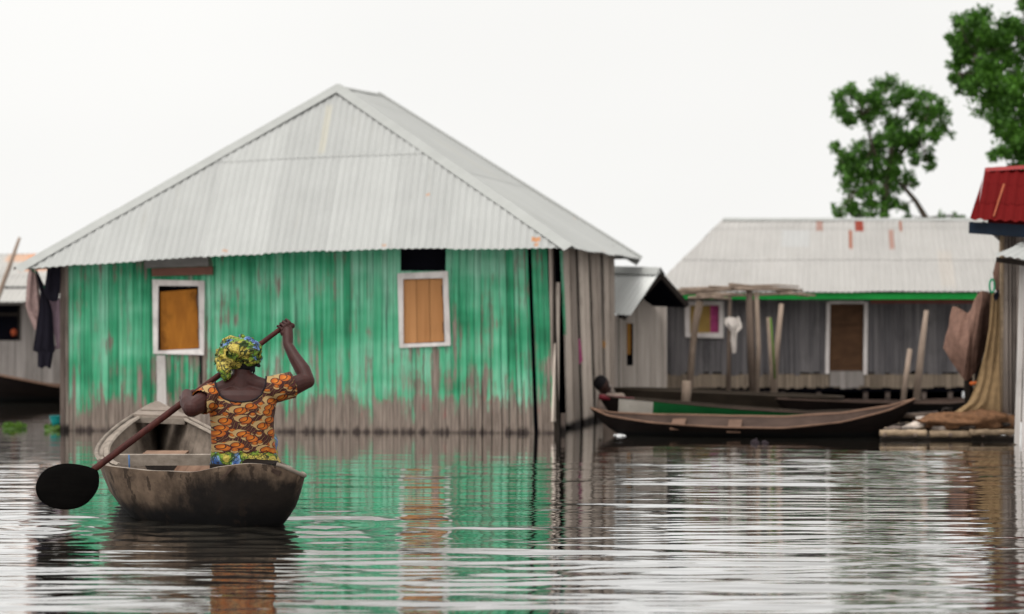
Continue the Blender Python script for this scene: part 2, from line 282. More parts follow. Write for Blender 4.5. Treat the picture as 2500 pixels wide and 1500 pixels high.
# ------------------------------------------------------------------ mesh builder
class MB:
    def __init__(s): s.v = []; s.f = []; s.r = []; s.m = []; s.uv = {}; s.smooth = []
    def add(s, vs, fs, r=None, mi=0, sm=False, uvs=None):
        o = len(s.v); s.v += [Vector(p) for p in vs]
        if uvs:
            for i, q in enumerate(uvs): s.uv[o+i] = q
        rr = random.random() if r is None else r
        for f in fs:
            s.f.append([i+o for i in f]); s.r.append(rr); s.m.append(mi); s.smooth.append(sm)
    def prism(s, pts, vec, r=None, mi=0):
        n = len(pts); vec = Vector(vec)
        vs = [Vector(p) for p in pts]+[Vector(p)+vec for p in pts]
        fs = [list(range(n))[::-1], list(range(n, 2*n))]+[[i, (i+1) % n, n+(i+1) % n, n+i] for i in range(n)]
        s.add(vs, fs, r, mi)
    def beam(s, a, b, w, d, up=(0, 0, 1), r=None, mi=0):
        a, b = Vector(a), Vector(b); t = (b-a).normalized(); up = Vector(up)
        if abs(t.dot(up)) > 0.95: up = Vector((0, 1, 0))
        x = t.cross(up).normalized(); y = x.cross(t).normalized()
        q = [a+x*w/2*i+y*d/2*j for i, j in ((-1, -1), (1, -1), (1, 1), (-1, 1))]
        s.prism(q, b-a, r, mi)
    def tube(s, pts, rad, n=8, r=None, mi=0, flat=1.0, cap=True, sm=True, up=None):
        pts = [Vector(p) for p in pts]
        if not isinstance(rad, (list, tuple)): rad = [rad]*len(pts)
        vs = []; prev = None
        for i, p in enumerate(pts):
            t = (pts[min(i+1, len(pts)-1)]-pts[max(i-1, 0)]).normalized()
            if prev is None:
                ref = Vector(up) if up else (Vector((0, 0, 1)) if abs(t.z) < 0.9 else Vector((0, 1, 0)))
                x = t.cross(ref).normalized()
            else: x = (prev-t*prev.dot(t)).normalized()
            prev = x; y = t.cross(x)
            rr = rad[i]; rx, ry = rr if isinstance(rr, tuple) else (rr, rr*flat)
            for k in range(n):
                a = 2*math.pi*k/n
                vs.append(p+x*rx*math.cos(a)+y*ry*math.sin(a))
        fs = []
        for i in range(len(pts)-1):
            for k in range(n):
                fs.append([i*n+k, i*n+(k+1) % n, (i+1)*n+(k+1) % n, (i+1)*n+k])
        if cap: fs += [list(range(n))[::-1], list(range((len(pts)-1)*n, len(pts)*n))]
        s.add(vs, fs, r, mi, sm)
    def grid(s, rows, r=None, mi=0, sm=True, uvs=None, closed=False):
        n = len(rows[0]); vs = [p for row in rows for p in row]; fs = []
        for i in range(len(rows)-1):
            for k in range(n if closed else n-1):
                fs.append([i*n+k, i*n+(k+1) % n, (i+1)*n+(k+1) % n, (i+1)*n+k])
        s.add(vs, fs, r, mi, sm, [q for row in uvs for q in row] if uvs else None)
    def ball(s, c, rad, n=14, m=10, rot=None):
        c = Vector(c); rows = []
        for i in range(m+1):
            th = math.pi*i/m; row = []
            for k in range(n):
                a = 2*math.pi*k/n
                p = Vector((rad[0]*math.sin(th)*math.cos(a), rad[1]*math.sin(th)*math.sin(a), rad[2]*math.cos(th)))
                if rot: p = rot @ p
                row.append(c+p)
            rows.append(row)
        s.grid(rows, closed=True)
    def mesh(s, name, org=Vector((0, 0, 0))):
        me = bpy.data.meshes.new(name)
        me.from_pydata([tuple(p-org) for p in s.v], [], s.f)
        at = me.attributes.new('rnd', 'FLOAT', 'FACE'); at.data.foreach_set('value', s.r)
        me.polygons.foreach_set('material_index', s.m); me.polygons.foreach_set('use_smooth', s.smooth)
        if s.uv:
            ul = me.uv_layers.new(name='UVMap')
            for l in me.loops: ul.data[l.index].uv = s.uv.get(l.vertex_index, (0, 0))
        return me
    def build(s, name, mats, parent=None, label=None):
        org = origin_of(parent) if parent else Vector((0, 0, 0))
        o = bpy.data.objects.new(name, s.mesh(name, org))
        for m in (mats if isinstance(mats, list) else [mats]): o.data.materials.append(m)
        sc.collection.objects.link(o)
        if parent: o.parent = parent
        if label: o['label'] = label
        return o
def origin_of(o):
    v = Vector((0, 0, 0))
    while o: v = v+o.location; o = o.parent
    return v
def thing(name, label, cat, loc, group=None):
    o = bpy.data.objects.new(name, None); o.location = loc; o.empty_display_size = 0.2
    sc.collection.objects.link(o); tag(o, label, cat, group)
    return o
def tag(o, label=None, cat=None, group=None, kind=None):
    for k, v in (('label', label), ('category', cat), ('group', group), ('kind', kind)):
        if v: o[k] = v
    return o
def settle(o, base):                      # give a one-mesh thing its origin at its base
    base = Vector(base); o.data.transform(Matrix.Translation(-base)); o.location = base
    return o
def recalc(o):
    bm = bmesh.new(); bm.from_mesh(o.data)
    bmesh.ops.recalc_face_normals(bm, faces=bm.faces); bm.to_mesh(o.data); bm.free()
    return o
def remeshed(mb, name, mat, parent, voxel, smooth=2):
    o = mb.build(name, mat, parent); recalc(o)
    md = o.modifiers.new('r', 'REMESH'); md.mode = 'VOXEL'; md.voxel_size = voxel; md.use_smooth_shade = True
    if smooth:
        m2 = o.modifiers.new('s', 'SMOOTH'); m2.iterations = smooth; m2.factor = 0.5
    dg = bpy.context.evaluated_depsgraph_get(); dg.update()
    me = bpy.data.meshes.new_from_object(o.evaluated_get(dg))
    o.modifiers.clear(); old = o.data; o.data = me; bpy.data.meshes.remove(old)
    me.name = name
    if not me.materials: me.materials.append(mat)
    me.polygons.foreach_set('use_smooth', [True]*len(me.polygons))
    return o

class Plane:                              # an upright plane through two plan points
    def __init__(s, A, B):
        s.A = Vector((A[0], A[1], 0)); s.B = Vector((B[0], B[1], 0)); d = (s.B-s.A)
        s.n = Vector((d.y, -d.x, 0)).normalized()
        if s.n.y > 0: s.n = -s.n
    def pt(s, u, v, off=0.0):
        k = (u-1250)/F; A = s.A+s.n*off; d = s.B-s.A
        t = (k*A.y-A.x)/(d.x-k*d.y)
        p = A+d*t; p.z = H-(v-VH)*p.y/F
        return p
def boards(mb, pl, bounds, vtop, vbot, holes=(), lean=lambda u: 0.0, jit=0.008, thick=0.022, gap=0.6, botj=4, vref=(610, 1055), off=0.0, mi=0):
    for a, b in zip(bounds, bounds[1:]):
        c = (a+b)/2; r = random.random(); o = rnd(-jit, jit)+off; t0, t1 = vtop(c), vbot(c)+rnd(-botj, botj)
        segs = [(t0, t1)]
        for (h0, h1, g0, g1) in holes:
            if h0 < c < h1:
                ns = []
                for (x, y) in segs:
                    if g1 <= x or g0 >= y: ns.append((x, y)); continue
                    if g0 > x: ns.append((x, g0))
                    if g1 < y: ns.append((g1, y))
                segs = ns
        tw = rnd(-0.5, 0.5)
        for (x, y) in segs:
            def U(u, v):
                return u+lean(c)*(v-vref[0])/(vref[1]-vref[0])+tw*(v-vref[0])/400
            q = [pl.pt(U(a+gap/2, x), x, o), pl.pt(U(b-gap/2, x), x, o), pl.pt(U(b-gap/2, y), y, o), pl.pt(U(a+gap/2, y), y, o)]
            mb.prism(q, -pl.n*thick, r, mi)
def cuts(u0, u1, lo, hi, at=()):
    out = [u0]; marks = sorted(x for x in at if u0 < x < u1)
    while out[-1] < u1:
        n = out[-1]+rnd(lo, hi)
        for m in marks:
            if out[-1] < m <= n+lo*0.5: n = m; break
        if n > u1-lo*0.6: n = u1
        out.append(n)
    return out
def rectf(pl, u0, u1, v0, v1, off): return [pl.pt(u0, v0, off), pl.pt(u1, v0, off), pl.pt(u1, v1, off), pl.pt(u0, v1, off)]
def quadf(pl, q, off): return [pl.pt(u, v, off) for u, v in q]

# ------------------------------------------------------------------ corrugated roofing
class Face:
    def __init__(s, eL, eR, top):
        s.o = Vector(eL); s.e1 = (Vector(eR)-s.o); s.L = s.e1.length; s.e1.normalize()
        s.n = s.e1.cross(Vector(top)-s.o).normalized()
        if s.n.z < 0: s.n = -s.n
        s.e2 = s.n.cross(s.e1).normalized()
        if s.e2.z < 0: s.e2 = -s.e2
    def st(s, p): d = Vector(p)-s.o; return d.dot(s.e1), d.dot(s.e2)
    def at(s, a, b, h=0.0): return s.o+s.e1*a+s.e2*b+s.n*h
def corrugated(mb, fc, tops, pitch=0.076, amp=0.0065, course=1.75, sag=0.0, per=8, rows=7, wob=0.006, seed=0.0):
    # tops: list of (s,t) of the upper boundary from the left end to the right end
    tmax = max(t for _, t in tops)
    ncol = int((tops[-1][0]-tops[0][0])/pitch*per)
    k = 0; t0 = 0.0; s0 = tops[0][0]
    while t0 < tmax-0.02:
        t1 = min(t0+course, tmax+1); lo = max(0.0, t0-0.10) if k else 0.0
        R_, UV = [], []
        for j in range(rows+1):
            R_.append([]); UV.append([])
        for i in range(ncol+1):
            a = s0+(tops[-1][0]-s0)*i/ncol
            tm = interp(a, tops); hi = min(t1, tm); l2 = min(lo, tm)
            ph = 2*math.pi*a/pitch
            for j in range(rows+1):
                t = l2+(hi-l2)*j/rows
                h = amp*math.cos(ph)+wob*mn.noise((a*0.9+seed, t*0.9, 0.0))*2.0
                if k: h += 0.003*(1-min(1, (t-lo)/max(0.05, course)))+0.002
                p = fc.at(a, t, h)
                sg = sag*math.sin(math.pi*min(1, max(0, a/fc.L)))*(1-t/tmax)
                if k == 0 and j == 0: p = p-fc.e2*(0.012*mn.noise((a*1.7+seed, 5, 0))+0.012*(math.floor(a/0.66) % 2))
                p.z += sg+0.004*mn.noise((a*3, t, seed))
                R_[j].append(p); UV[j].append((a, t))
        mb.grid(R_, r=(k*0.37+seed) % 1.0, uvs=UV)
        t0 = t1; k += 1
def cap_strip(mb, a, b, fc1, fc2, w=0.15, lift=0.03, seg=26, sagf=None):
    a, b = Vector(a), Vector(b); t = (b-a).normalized(); cen = (fc1.n+fc2.n).normalized()
    def inw(fc, other):
        d = fc.n.cross(t).normalized()
        if d.z > 0 and d.dot(other.n) < 0: d = -d
        if d.dot(other.n) > 0: d = -d
        return d
    d1, d2 = inw(fc1, fc2), inw(fc2, fc1)
    rows = [[], [], []]; uv = [[], [], []]
    for i in range(seg+1):
        q = i/seg; p = a.lerp(b, q); j = 0.006*mn.noise((q*14, 3.3, a.x))
        if sagf: p = p+Vector((0, 0, sagf(q)))
        rows[0].append(p+d1*(w+j)+fc1.n*lift); rows[1].append(p+cen*(lift*1.25+abs(j))); rows[2].append(p+d2*(w-j)+fc2.n*lift)
        for k in range(3): uv[k].append((q*(b-a).length*0.4, k*0.15))
    mb.grid(rows, r=0.5, sm=False, uvs=uv)

# ================================================================== camera, light, sky
cam = bpy.data.cameras.new('camera'); cam_ob = bpy.data.objects.new('camera', cam); sc.collection.objects.link(cam_ob)
cam_ob.location = (0, 0, H); cam_ob.rotation_euler = (R(90), 0, 0)
cam.sensor_width = 36; cam.lens = F/2500*36; cam.shift_y = -(750-VH)/2500; cam.clip_end = 2000; cam.clip_start = 0.5
cam.dof.use_dof = True; cam.dof.focus_distance = 16.35; cam.dof.aperture_fstop = 1.7
sc.camera = cam_ob
SUN_EL, SUN_ROT = R(70), R(215)          # veiled sun, high, a little behind the viewer's left
w = bpy.data.worlds.new('World'); sc.world = w; w.use_nodes = True; nt = w.node_tree
bg = nt.nodes['Background']
sky = nt.nodes.new('ShaderNodeTexSky'); sky.sky_type = 'NISHITA'; sky.sun_disc = False
sky.sun_elevation = SUN_EL; sky.sun_rotation = SUN_ROT; sky.air_density = 1.0; sky.dust_density = 1.5; sky.ozone_density = 1.0
tcs = nt.nodes.new('ShaderNodeTexCoord').outputs['Generated']
nt.links.new(nd(nt, 'ShaderNodeVectorMath', {0: nd(nt, 'ShaderNodeVectorMath', {0: tcs, 1: (0, 0, 0.45)}, operation='ADD').outputs[0]}, operation='NORMALIZE').outputs[0], sky.inputs[0])
hs = nd(nt, 'ShaderNodeHueSaturation', {'Color': sky.outputs[0], 'Saturation': 0.0})
tz = nd(nt, 'ShaderNodeSeparateXYZ', {0: nt.nodes.new('ShaderNodeTexCoord').outputs['Generated']}).outputs[2]
lift = nd(nt, 'ShaderNodeMapRange', {'Value': tz, 'From Min': 0.0, 'From Max': 1.0, 'To Min': 1.04, 'To Max': 1.85}).outputs[0]
cloud = nd(nt, 'ShaderNodeTexNoise', {'Vector': coords(nt, (1, 1, 2.2), out='Generated'), 'Scale': 2.2, 'Detail': 3.0}).outputs[0]
lift = ma(nt, 'MULTIPLY', lift, ma(nt, 'ADD', 0.9, ma(nt, 'MULTIPLY', cloud, 0.2)))
col = nd(nt, 'ShaderNodeVectorMath', {0: hs.outputs[0], 'Scale': lift}, operation='SCALE').outputs[0]
col = mix(nt, 1.0, col, (1.0, 0.995, 0.975), 'MULTIPLY')
nt.links.new(col, bg.inputs[0]); bg.inputs[1].default_value = 0.14
sl = bpy.data.lights.new('sun', 'SUN'); sl.energy = 0.55; sl.angle = R(14); sl.color = (1.0, 0.96, 0.90)
so = bpy.data.objects.new('sun', sl); sc.collection.objects.link(so)
sd = Vector((math.sin(SUN_ROT)*math.cos(SUN_EL), math.cos(SUN_ROT)*math.cos(SUN_EL), math.sin(SUN_EL)))
so.rotation_euler = (-sd).to_track_quat('-Z', 'Y').to_euler(); so.location = (0, 0, 30)
vs = sc.view_settings; vs.view_transform = 'Standard'; vs.look = 'None'; vs.gamma = 1; vs.exposure = 0.9
sc.cycles.max_bounces = 8; sc.cycles.use_denoising = True

# ================================================================== water
def make_water():
    xs = np.concatenate([[-400, -120, -50, -25, -16], np.linspace(-11, 11, 230), [16, 25, 50, 120, 400]])
    ys = np.concatenate([[-40, 0, 6, 9], np.arange(11.2, 40, 0.019), [42, 46, 55, 80, 140, 400]])
    X, Y = np.meshgrid(xs, ys)
    Z = np.zeros_like(X)
    def lowf(kx, ky, p): return np.sin(kx*X+p)*np.sin(ky*Y+1.7*p)
    patch = 0.75+0.35*lowf(0.23, 0.9, 1.0)+0.25*lowf(0.41, 1.7, 2.3)+0.15*lowf(0.9, 3.1, 4.0)
    patch = np.clip(patch, 0.12, 1.5)
    near = np.interp(Y, [11, 14, 17, 19.5, 21.5, 24, 26, 40], [0.95, 0.95, 1.05, 1.0, 0.75, 0.30, 0.15, 0.22])
    comp = [(l, s) for l, s in zip(np.geomspace(0.115, 1.3, 56), np.interp(np.linspace(0, 1, 56), [0, 0.3, 0.7, 1], [0.0155, 0.0125, 0.0085, 0.0035]))]
    for lam, slope in comp:
        lam *= rng.uniform(0.94, 1.06); th = rng.normal(0, 0.13)+0.04; k = 2*math.pi/lam
        ph = rng.uniform(0, 6.28)
        warp = 0.35*np.sin(0.31*X+0.13*Y+ph)+0.2*np.sin(0.77*X-0.4*Y+2*ph)
        env = 0.75+0.65*np.sin(rng.uniform(0.3, 1.6)*X+rng.uniform(1.2, 4.5)*Y+rng.uniform(0, 6.28))*np.sin(rng.uniform(-0.7, 0.7)*X+rng.uniform(0.5, 1.6)*Y+rng.uniform(0, 6.28))
        Z += env*slope/k*np.sin(k*(np.sin(th)*X+np.cos(th)*Y)+warp*2.2+ph)
    sm = np.clip((X-0.2)/2.2, 0, 1); sm = sm*sm*(3-2*sm)
    near = near*(1+1.5*sm*np.interp(Y, [18, 21, 23.5, 25.5, 27], [0, 0.25, 0.9, 0.7, 0]))
    Z *= patch*near
    # wash astern of the boat, rings where the blade left the water
    for (cx, cy, a, lam, rad, sy) in ((-2.05, 15.75, 0.0065, 0.33, 0.9, 1.0), (-3.05, 16.0, 0.006, 0.24, 0.7, 1.0), (-1.25, 16.1, 0.006, 0.30, 0.9, 1.0)):
        d = np.sqrt((X-cx)**2+((Y-cy)*sy)**2)
        Z += a*np.sin(2*math.pi*d/lam)*np.exp(-(d/rad)**2)
    fx = np.clip((11-np.abs(X))/1.5, 0, 1); fy = np.clip((Y-11.2)/0.6, 0, 1)*np.clip((39.9-Y)/3, 0, 1)
    Z *= fx*fy
    ny, nx = X.shape
    V = np.stack([X.ravel(), Y.ravel(), Z.ravel()], 1)
    i = np.arange(ny-1)[:, None]*nx+np.arange(nx-1)[None, :]
    Fc = np.stack([i, i+1, i+nx+1, i+nx], -1).reshape(-1, 4)
    me = bpy.data.meshes.new('water')
    me.vertices.add(len(V)); me.vertices.foreach_set('co', V.astype(np.float32).ravel())
    me.loops.add(Fc.size); me.loops.foreach_set('vertex_index', Fc.ravel().astype(np.int32))
    me.polygons.add(len(Fc)); me.polygons.foreach_set('loop_start', np.arange(0, Fc.size, 4, dtype=np.int32))
    me.polygons.foreach_set('use_smooth', np.ones(len(Fc), bool)); me.update(); me.validate()
    o = bpy.data.objects.new('water', me); sc.collection.objects.link(o)
    m, nt, b = newmat('lake_water')
    n = noise(nt, coords(nt, (1.1, 6.0, 1)), 2.4, 3, 0.55)
    bn = bumpn(nt, n, 0.10, 0.012)
    setc(nt, b, (0.026, 0.023, 0.018), 0.6, bn, spec=0.0)
    gl = nd(nt, 'ShaderNodeBsdfGlossy', {'Color': (1, 1, 1, 1), 'Roughness': 0.03, 'Normal': bn})
    fr = nd(nt, 'ShaderNodeFresnel', {'IOR': 1.36, 'Normal': bn}).outputs[0]
    ms = nd(nt, 'ShaderNodeMixShader', {0: ma(nt, 'MINIMUM', ma(nt, 'MULTIPLY', fr, 1.75), 0.94), 1: b.outputs[0], 2: gl.outputs[0]})
    nt.links.new(ms.outputs[0], nt.nodes['Material Output'].inputs[0])
    me.materials.append(m); tag(o, kind='structure')
    bed = MB(); bed.add([(-400, -40, -1.5), (400, -40, -1.5), (400, 400, -1.5), (-400, 400, -1.5)], [[0, 1, 2, 3]])
    ob = bed.build('lake_bed', plain('mud', (0.05, 0.04, 0.03))); tag(ob, kind='structure')
make_water()

# ================================================================== the green house
gh = thing('stilt_house', 'large weathered green plank house with a pale corrugated hipped roof', 'house', (-2.2, 26.2, 0))
A, B, C = (-4.834, 26.37), (0.41, 25.95), (1.23, 29.5)
fp = Plane(A, B); sp = Plane((B[0]+0.02, B[1]), C)
eaveL, eaveR, apex = P(44, 659, 26.05), P(1397, 606, 25.5), P(826, 214, 28.0)
ridgeE, backR, backL = P(922, 232, 28.9), P(1566, 633, 30.0), Vector((-4.6, 30.6, 1.80))
ev = [(40, 655), (151, 647), (353, 632), (509, 626), (749, 611), (1094, 602), (1400, 604)]
holes = [(380, 492, 692, 862), (982, 1090, 670, 842), (978, 1088, 500, 662)]
lean = lambda u: 17*max(0, min(1, (u-1120)/170))
mb = MB()
bd = cuts(166, 1288, 9, 24, at=(382, 405, 490, 978, 1088))
vt = lambda u: interp(u, ev)-34
boards(mb, fp, bd, vt, lambda u: 1062, holes, lean, gap=0.9)
boards(mb, fp, [1297, 1309, 1323, 1336], vt, lambda u: 1060, holes, lean, jit=0.004, gap=0.8)
mb.build('wall', MT['green'], gh)
mb = MB()                                 # weathered boards round the corner, leaning and gapped
for q in ([(1344, 600), (1352, 600), (1366, 1045), (1352, 1045)], [(1375, 600), (1406, 600), (1419, 1042), (1386, 1042)],
          [(1413, 600), (1436, 600), (1451, 1038), (1427, 1041)], [(1442, 600), (1467, 600), (1476, 1034), (1458, 1036)], [(1474, 600), (1501, 600), (1503, 1034), (1481, 1034)]):
    for k in range(2):
        a0, a1 = k/2+0.02, (k+1)/2-0.03
        f = lambda e0, e1, s: (lerp(e0[0], e1[0], s), lerp(e0[1], e1[1], s))
        qq = [f(q[0], q[1], a0), f(q[0], q[1], a1), f(q[3], q[2], a1), f(q[3], q[2], a0)]
        mb.prism(quadf(sp, qq, rnd(0, 0.02)), -sp.n*0.02)
mb.prism(quadf(sp, [(1362, 690), (1367, 690), (1364, 1030), (1350, 1030)], 0.03), -sp.n*0.02)
mb.build('side_wall', MT['grey_boards'], gh)
mb = MB(); mb.prism(quadf(sp, [(1369, 612), (1374, 612), (1383, 818), (1379, 818)], 0.035), -sp.n*0.012)
mb.build('trim_strip', MT['green'], gh)
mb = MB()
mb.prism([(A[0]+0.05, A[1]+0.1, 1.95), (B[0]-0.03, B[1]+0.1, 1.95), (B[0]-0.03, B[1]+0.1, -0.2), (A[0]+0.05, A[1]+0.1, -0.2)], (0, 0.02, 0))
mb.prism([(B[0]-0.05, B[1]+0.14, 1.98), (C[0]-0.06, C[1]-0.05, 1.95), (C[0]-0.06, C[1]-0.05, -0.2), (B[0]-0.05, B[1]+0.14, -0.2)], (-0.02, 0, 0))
mb.build('shade_backing', MT['black'], gh)  # black sheets painted as interior shade, so the board gaps look dark
mb = MB()
mb.prism([(-4.83, 26.45, 1.9), (-4.35, 30.2, 1.9), (-4.35, 30.2, -0.2), (-4.83, 26.45, -0.2)], (-0.02, 0, 0))
mb.prism([(-4.35, 30.2, 1.9), (1.2, 29.55, 1.9), (1.2, 29.55, -0.2), (-4.35, 30.2, -0.2)], (0, 0.02, 0))
mb.build('back_wall', MT['grey_boards'], gh)
for u0, u1, o_, m_ in ((146, 157, 0.05, 'post'), (158, 166, 0.03, 'grey_boards')):
    mb = MB(); mb.prism(quadf(fp, [(u0, 628), (u1, 628), (u1+1, 1068), (u0+1, 1068)], o_), -fp.n*0.06)
    mb.build('corner_post', MT[m_], gh)
mb = MB(); mb.prism(quadf(fp, [(1338, 600), (1352, 600), (1366, 1062), (1351, 1062)], -0.01), -fp.n*0.05); mb.build('corner_post', MT['dark_wood'], gh)
mb = MB(); mb.prism(quadf(fp, [(1369, 1010), (1380, 1010), (1380, 1070), (1369, 1070)], -0.1), -fp.n*0.08); mb.build('stilt', MT['post'], gh)
# roof
f2 = Face(eaveR, backR, apex); eye = Vector((0, 0, H)); dv = ridgeE-eye
ridgeE = eye+dv*((f2.o-eye).dot(f2.n)/dv.dot(f2.n))
f1 = Face(eaveL, eaveR, apex); f2 = Face(eaveR, backR, apex); f3 = Face(backL, eaveL, apex); f4 = Face(backR, backL, ridgeE)
sg = 0.075
mb = MB()
corrugated(mb, f1, [(0, 0.0), f1.st(apex), (f1.L, 0.0)], sag=sg, seed=0.1)
corrugated(mb, f2, [(0, 0.0), f2.st(apex), f2.st(ridgeE), (f2.L, 0.0)], seed=0.6)
corrugated(mb, f3, [(0, 0.0), f3.st(ridgeE), f3.st(apex), (f3.L, 0.0)], seed=0.3, per=4)
corrugated(mb, f4, [(0, 0.0), f4.st(ridgeE), (f4.L, 0.0)], seed=0.8, per=4)
o_ = (0.30, 0.13, 0.05); roof = mb.build('roof', sheet_metal('rust_flecked_sheets', (0.245, 0.247, 0.238), [(5.48, 5.54, 0.10, 0.17, o_, 0.9), (4.3, 4.33, 0.9, 0.94, o_, 0.6), (5.5, 5.53, 0.03, 0.08, o_, 0.7), (3.05, 3.10, 1.75, 2.6, (0.30, 0.28, 0.22), 0.5), (2.2, 2.24, 0.06, 0.10, o_, 0.5), (3.9, 3.93, 0.05, 0.09, o_, 0.5)]), gh)
def cap(a, b, fa, fb, w=0.105):
    m_ = MB(); cap_strip(m_, a, b, fa, fb, w=w, lift=0.03 if w > 0.08 else 0.01); m_.build('ridge_cap', MT['cap'], roof)
up = Vector((0, 0, 0.01))
cap(apex+up, eaveL+Vector((-0.02, 0, 0.0)), f1, f3); cap(apex+up, eaveR, f1, f2); cap(apex+up, ridgeE+up, f2, f3, 0.06); cap(ridgeE+up, backR, f2, f4)
# windows
def window(pl, outer, inner, shut, mfr, msh, parent, off=0.03, th=0.03, shoff=-0.012, nslat=1, hinges=True):
    m_ = MB(); o, i = outer, inner
    for k in range(4):
        k2 = (k+1) % 4
        if o[k] == i[k] and o[k2] == i[k2]: continue
        m_.prism(quadf(pl, [o[k], o[k2], i[k2], i[k]], off), -pl.n*th)
    fr = m_.build('window', mfr, parent)
    m_ = MB(); q = shut
    for k in range(nslat):
        a0, a1 = k/nslat, (k+1)/nslat-(0.012 if k < nslat-1 else 0)
        f = lambda e0, e1, s: (lerp(e0[0], e1[0], s), lerp(e0[1], e1[1], s))
        m_.prism(quadf(pl, [f(q[0], q[1], a0), f(q[0], q[1], a1), f(q[3], q[2], a1), f(q[3], q[2], a0)], shoff+rnd(0, 0.004)), -pl.n*0.02)
    m_.build('shutter', msh, fr)
    if hinges:
        for t in (0.2, 0.78):
            m_ = MB(); x, y = lerp(q[1][0], q[2][0], t), lerp(q[1][1], q[2][1], t)
            m_.prism(quadf(pl, [(x-2.5, y-14), (x+3, y-12), (x+4, y+13), (x-1, y+14)], 0.012), -pl.n*0.022)
            m_.build('hinge', MT['iron'], fr)
    return fr
window(fp, [(372, 683), (499, 686), (498, 867), (374, 864)], [(386, 698), (484, 699), (487, 852), (385, 857)],
       [(391, 713), (480, 706), (486, 849), (392, 861)], MT['white_paint'], MT['orange_a'], gh)
window(fp, [(970, 668), (1093, 662), (1100, 844), (975, 850)], [(984, 682), (1081, 679), (1086, 836), (985, 840)],
       [(985, 683), (1080, 680), (1084, 834), (986, 839)], MT['white_paint'], MT['orange_b'], gh, nslat=3)
for q, o_, th, m_, nm in (([(352, 632), (508, 624), (509, 650), (354, 655)], 0.035, 0.02, 'grey_plank', 'lintel_board'),
                          ([(370, 656), (518, 651), (519, 671), (371, 675)], 0.06, 0.05, 'beam', 'lintel'),
                          ([(382, 868), (403, 868), (407, 1000), (383, 1000)], 0.022, 0.015, 'pale_plank', 'patch_board'),
                          ([(487, 868), (492, 868), (493, 940), (488, 940)], 0.012, 0.01, 'black', 'gap_shade')):  # last one: black strip laid on the boards as a gap's shade
    mb = MB(); mb.prism(quadf(fp, q, o_), -fp.n*th); mb.build(nm, MT[m_], gh)
for q, m_ in (([(1413, 826), (1417, 830), (1423, 880), (1416, 890)], 'pink'), ([(1474, 832), (1479, 838), (1477, 850), (1474, 850)], 'ochre_slit')):
    mb = MB(); mb.prism(quadf(sp, q, 0.012), -sp.n*0.03); mb.build('rag', MT['mauve'] if m_ == 'x' else MT[m_], gh)

# ================================================================== gabled plank hut between the houses
hut = thing('plank_hut', 'narrow pale grey plank hut with a gabled metal roof, right of the green house', 'hut', (2.0, 30.3, 0))
gY = 30.2; gp = Plane((-5, gY), (8, gY+0.4))
mb = MB()
boards(mb, gp, cuts(1512, 1624, 9, 17, at=(1530, 1546)), lambda u: interp(u, [(1500, 782), (1524, 776), (1613, 676), (1626, 690)]), lambda u: 1000, [(1531, 1545, 790, 893)], jit=0.006)
mb.prism([gp.pt(1494, 770, 0.0), gp.pt(1510, 770, 0.0), gp.pt(1510, 1010, 0.0), gp.pt(1494, 1010, 0.0)], (0, 0.02, 0))
mb.prism([gp.pt(1624, 700), gp.pt(1624, 1010), gp.pt(1624, 1010)+Vector((0.1, 2.5, 0)), gp.pt(1624, 700)+Vector((0.1, 2.5, 0))], (0.02, 0, 0))
mb.build('wall', MT['hut_boards'], hut)
mb = MB(); mb.prism(rectf(gp, 1531, 1540, 790, 866, -0.03), (0, 0.01, 0)); mb.build('window_board', MT['ochre_slit'], hut)
mb = MB(); mb.prism(rectf(gp, 1505, 1622, 700, 1000, -0.12), (0, 0.02, 0)); mb.build('shade_backing', MT['black'], hut)  # black sheet standing in for the hut's inner shade
ga, g1, g2 = P(1613, 661, 29.8), P(1522, 767, 29.5), P(1679, 737, 30.0)
rv = Vector((-1.7, 1.6, 0.06))
fa = Face(g1+rv, g1, ga); fb = Face(g2, g2+rv, ga)
mb = MB()
corrugated(mb, fa, [(0, fa.st(ga+rv)[1]), fa.st(ga)], per=6, seed=0.2)
corrugated(mb, fb, [fb.st(ga), (fb.st(ga+rv)[0], fb.st(ga+rv)[1])], per=6, seed=0.7)
hr = mb.build('roof', sheet_metal('new_bright_sheets', (0.50, 0.505, 0.49)), hut)
mb = MB(); cap_strip(mb, ga+rv, ga, fa, fb, w=0.1); mb.build('ridge_cap', MT['cap'], hr)
mb = MB()
for a, b in ((ga, g1), (ga, g2)):
    mb.beam(a+Vector((0, 0.06, -0.05)), b+Vector((0, 0.06, -0.05)), 0.04, 0.06)
mb.build('rafter', MT['dark_wood'], hut)
mb = MB(); dn = Vector((0.0, 0.02, -0.065)); mb.prism([ga+dn+Vector((0, 0.05, 0)), g2+dn+Vector((-0.01, 0.05, 0)), g2+rv*0.5+dn, ga+rv*0.5+dn], -fb.n*0.01); mb.build('shade_board', MT['black'], hut)  # black board added below the right slope, painting its underside shade

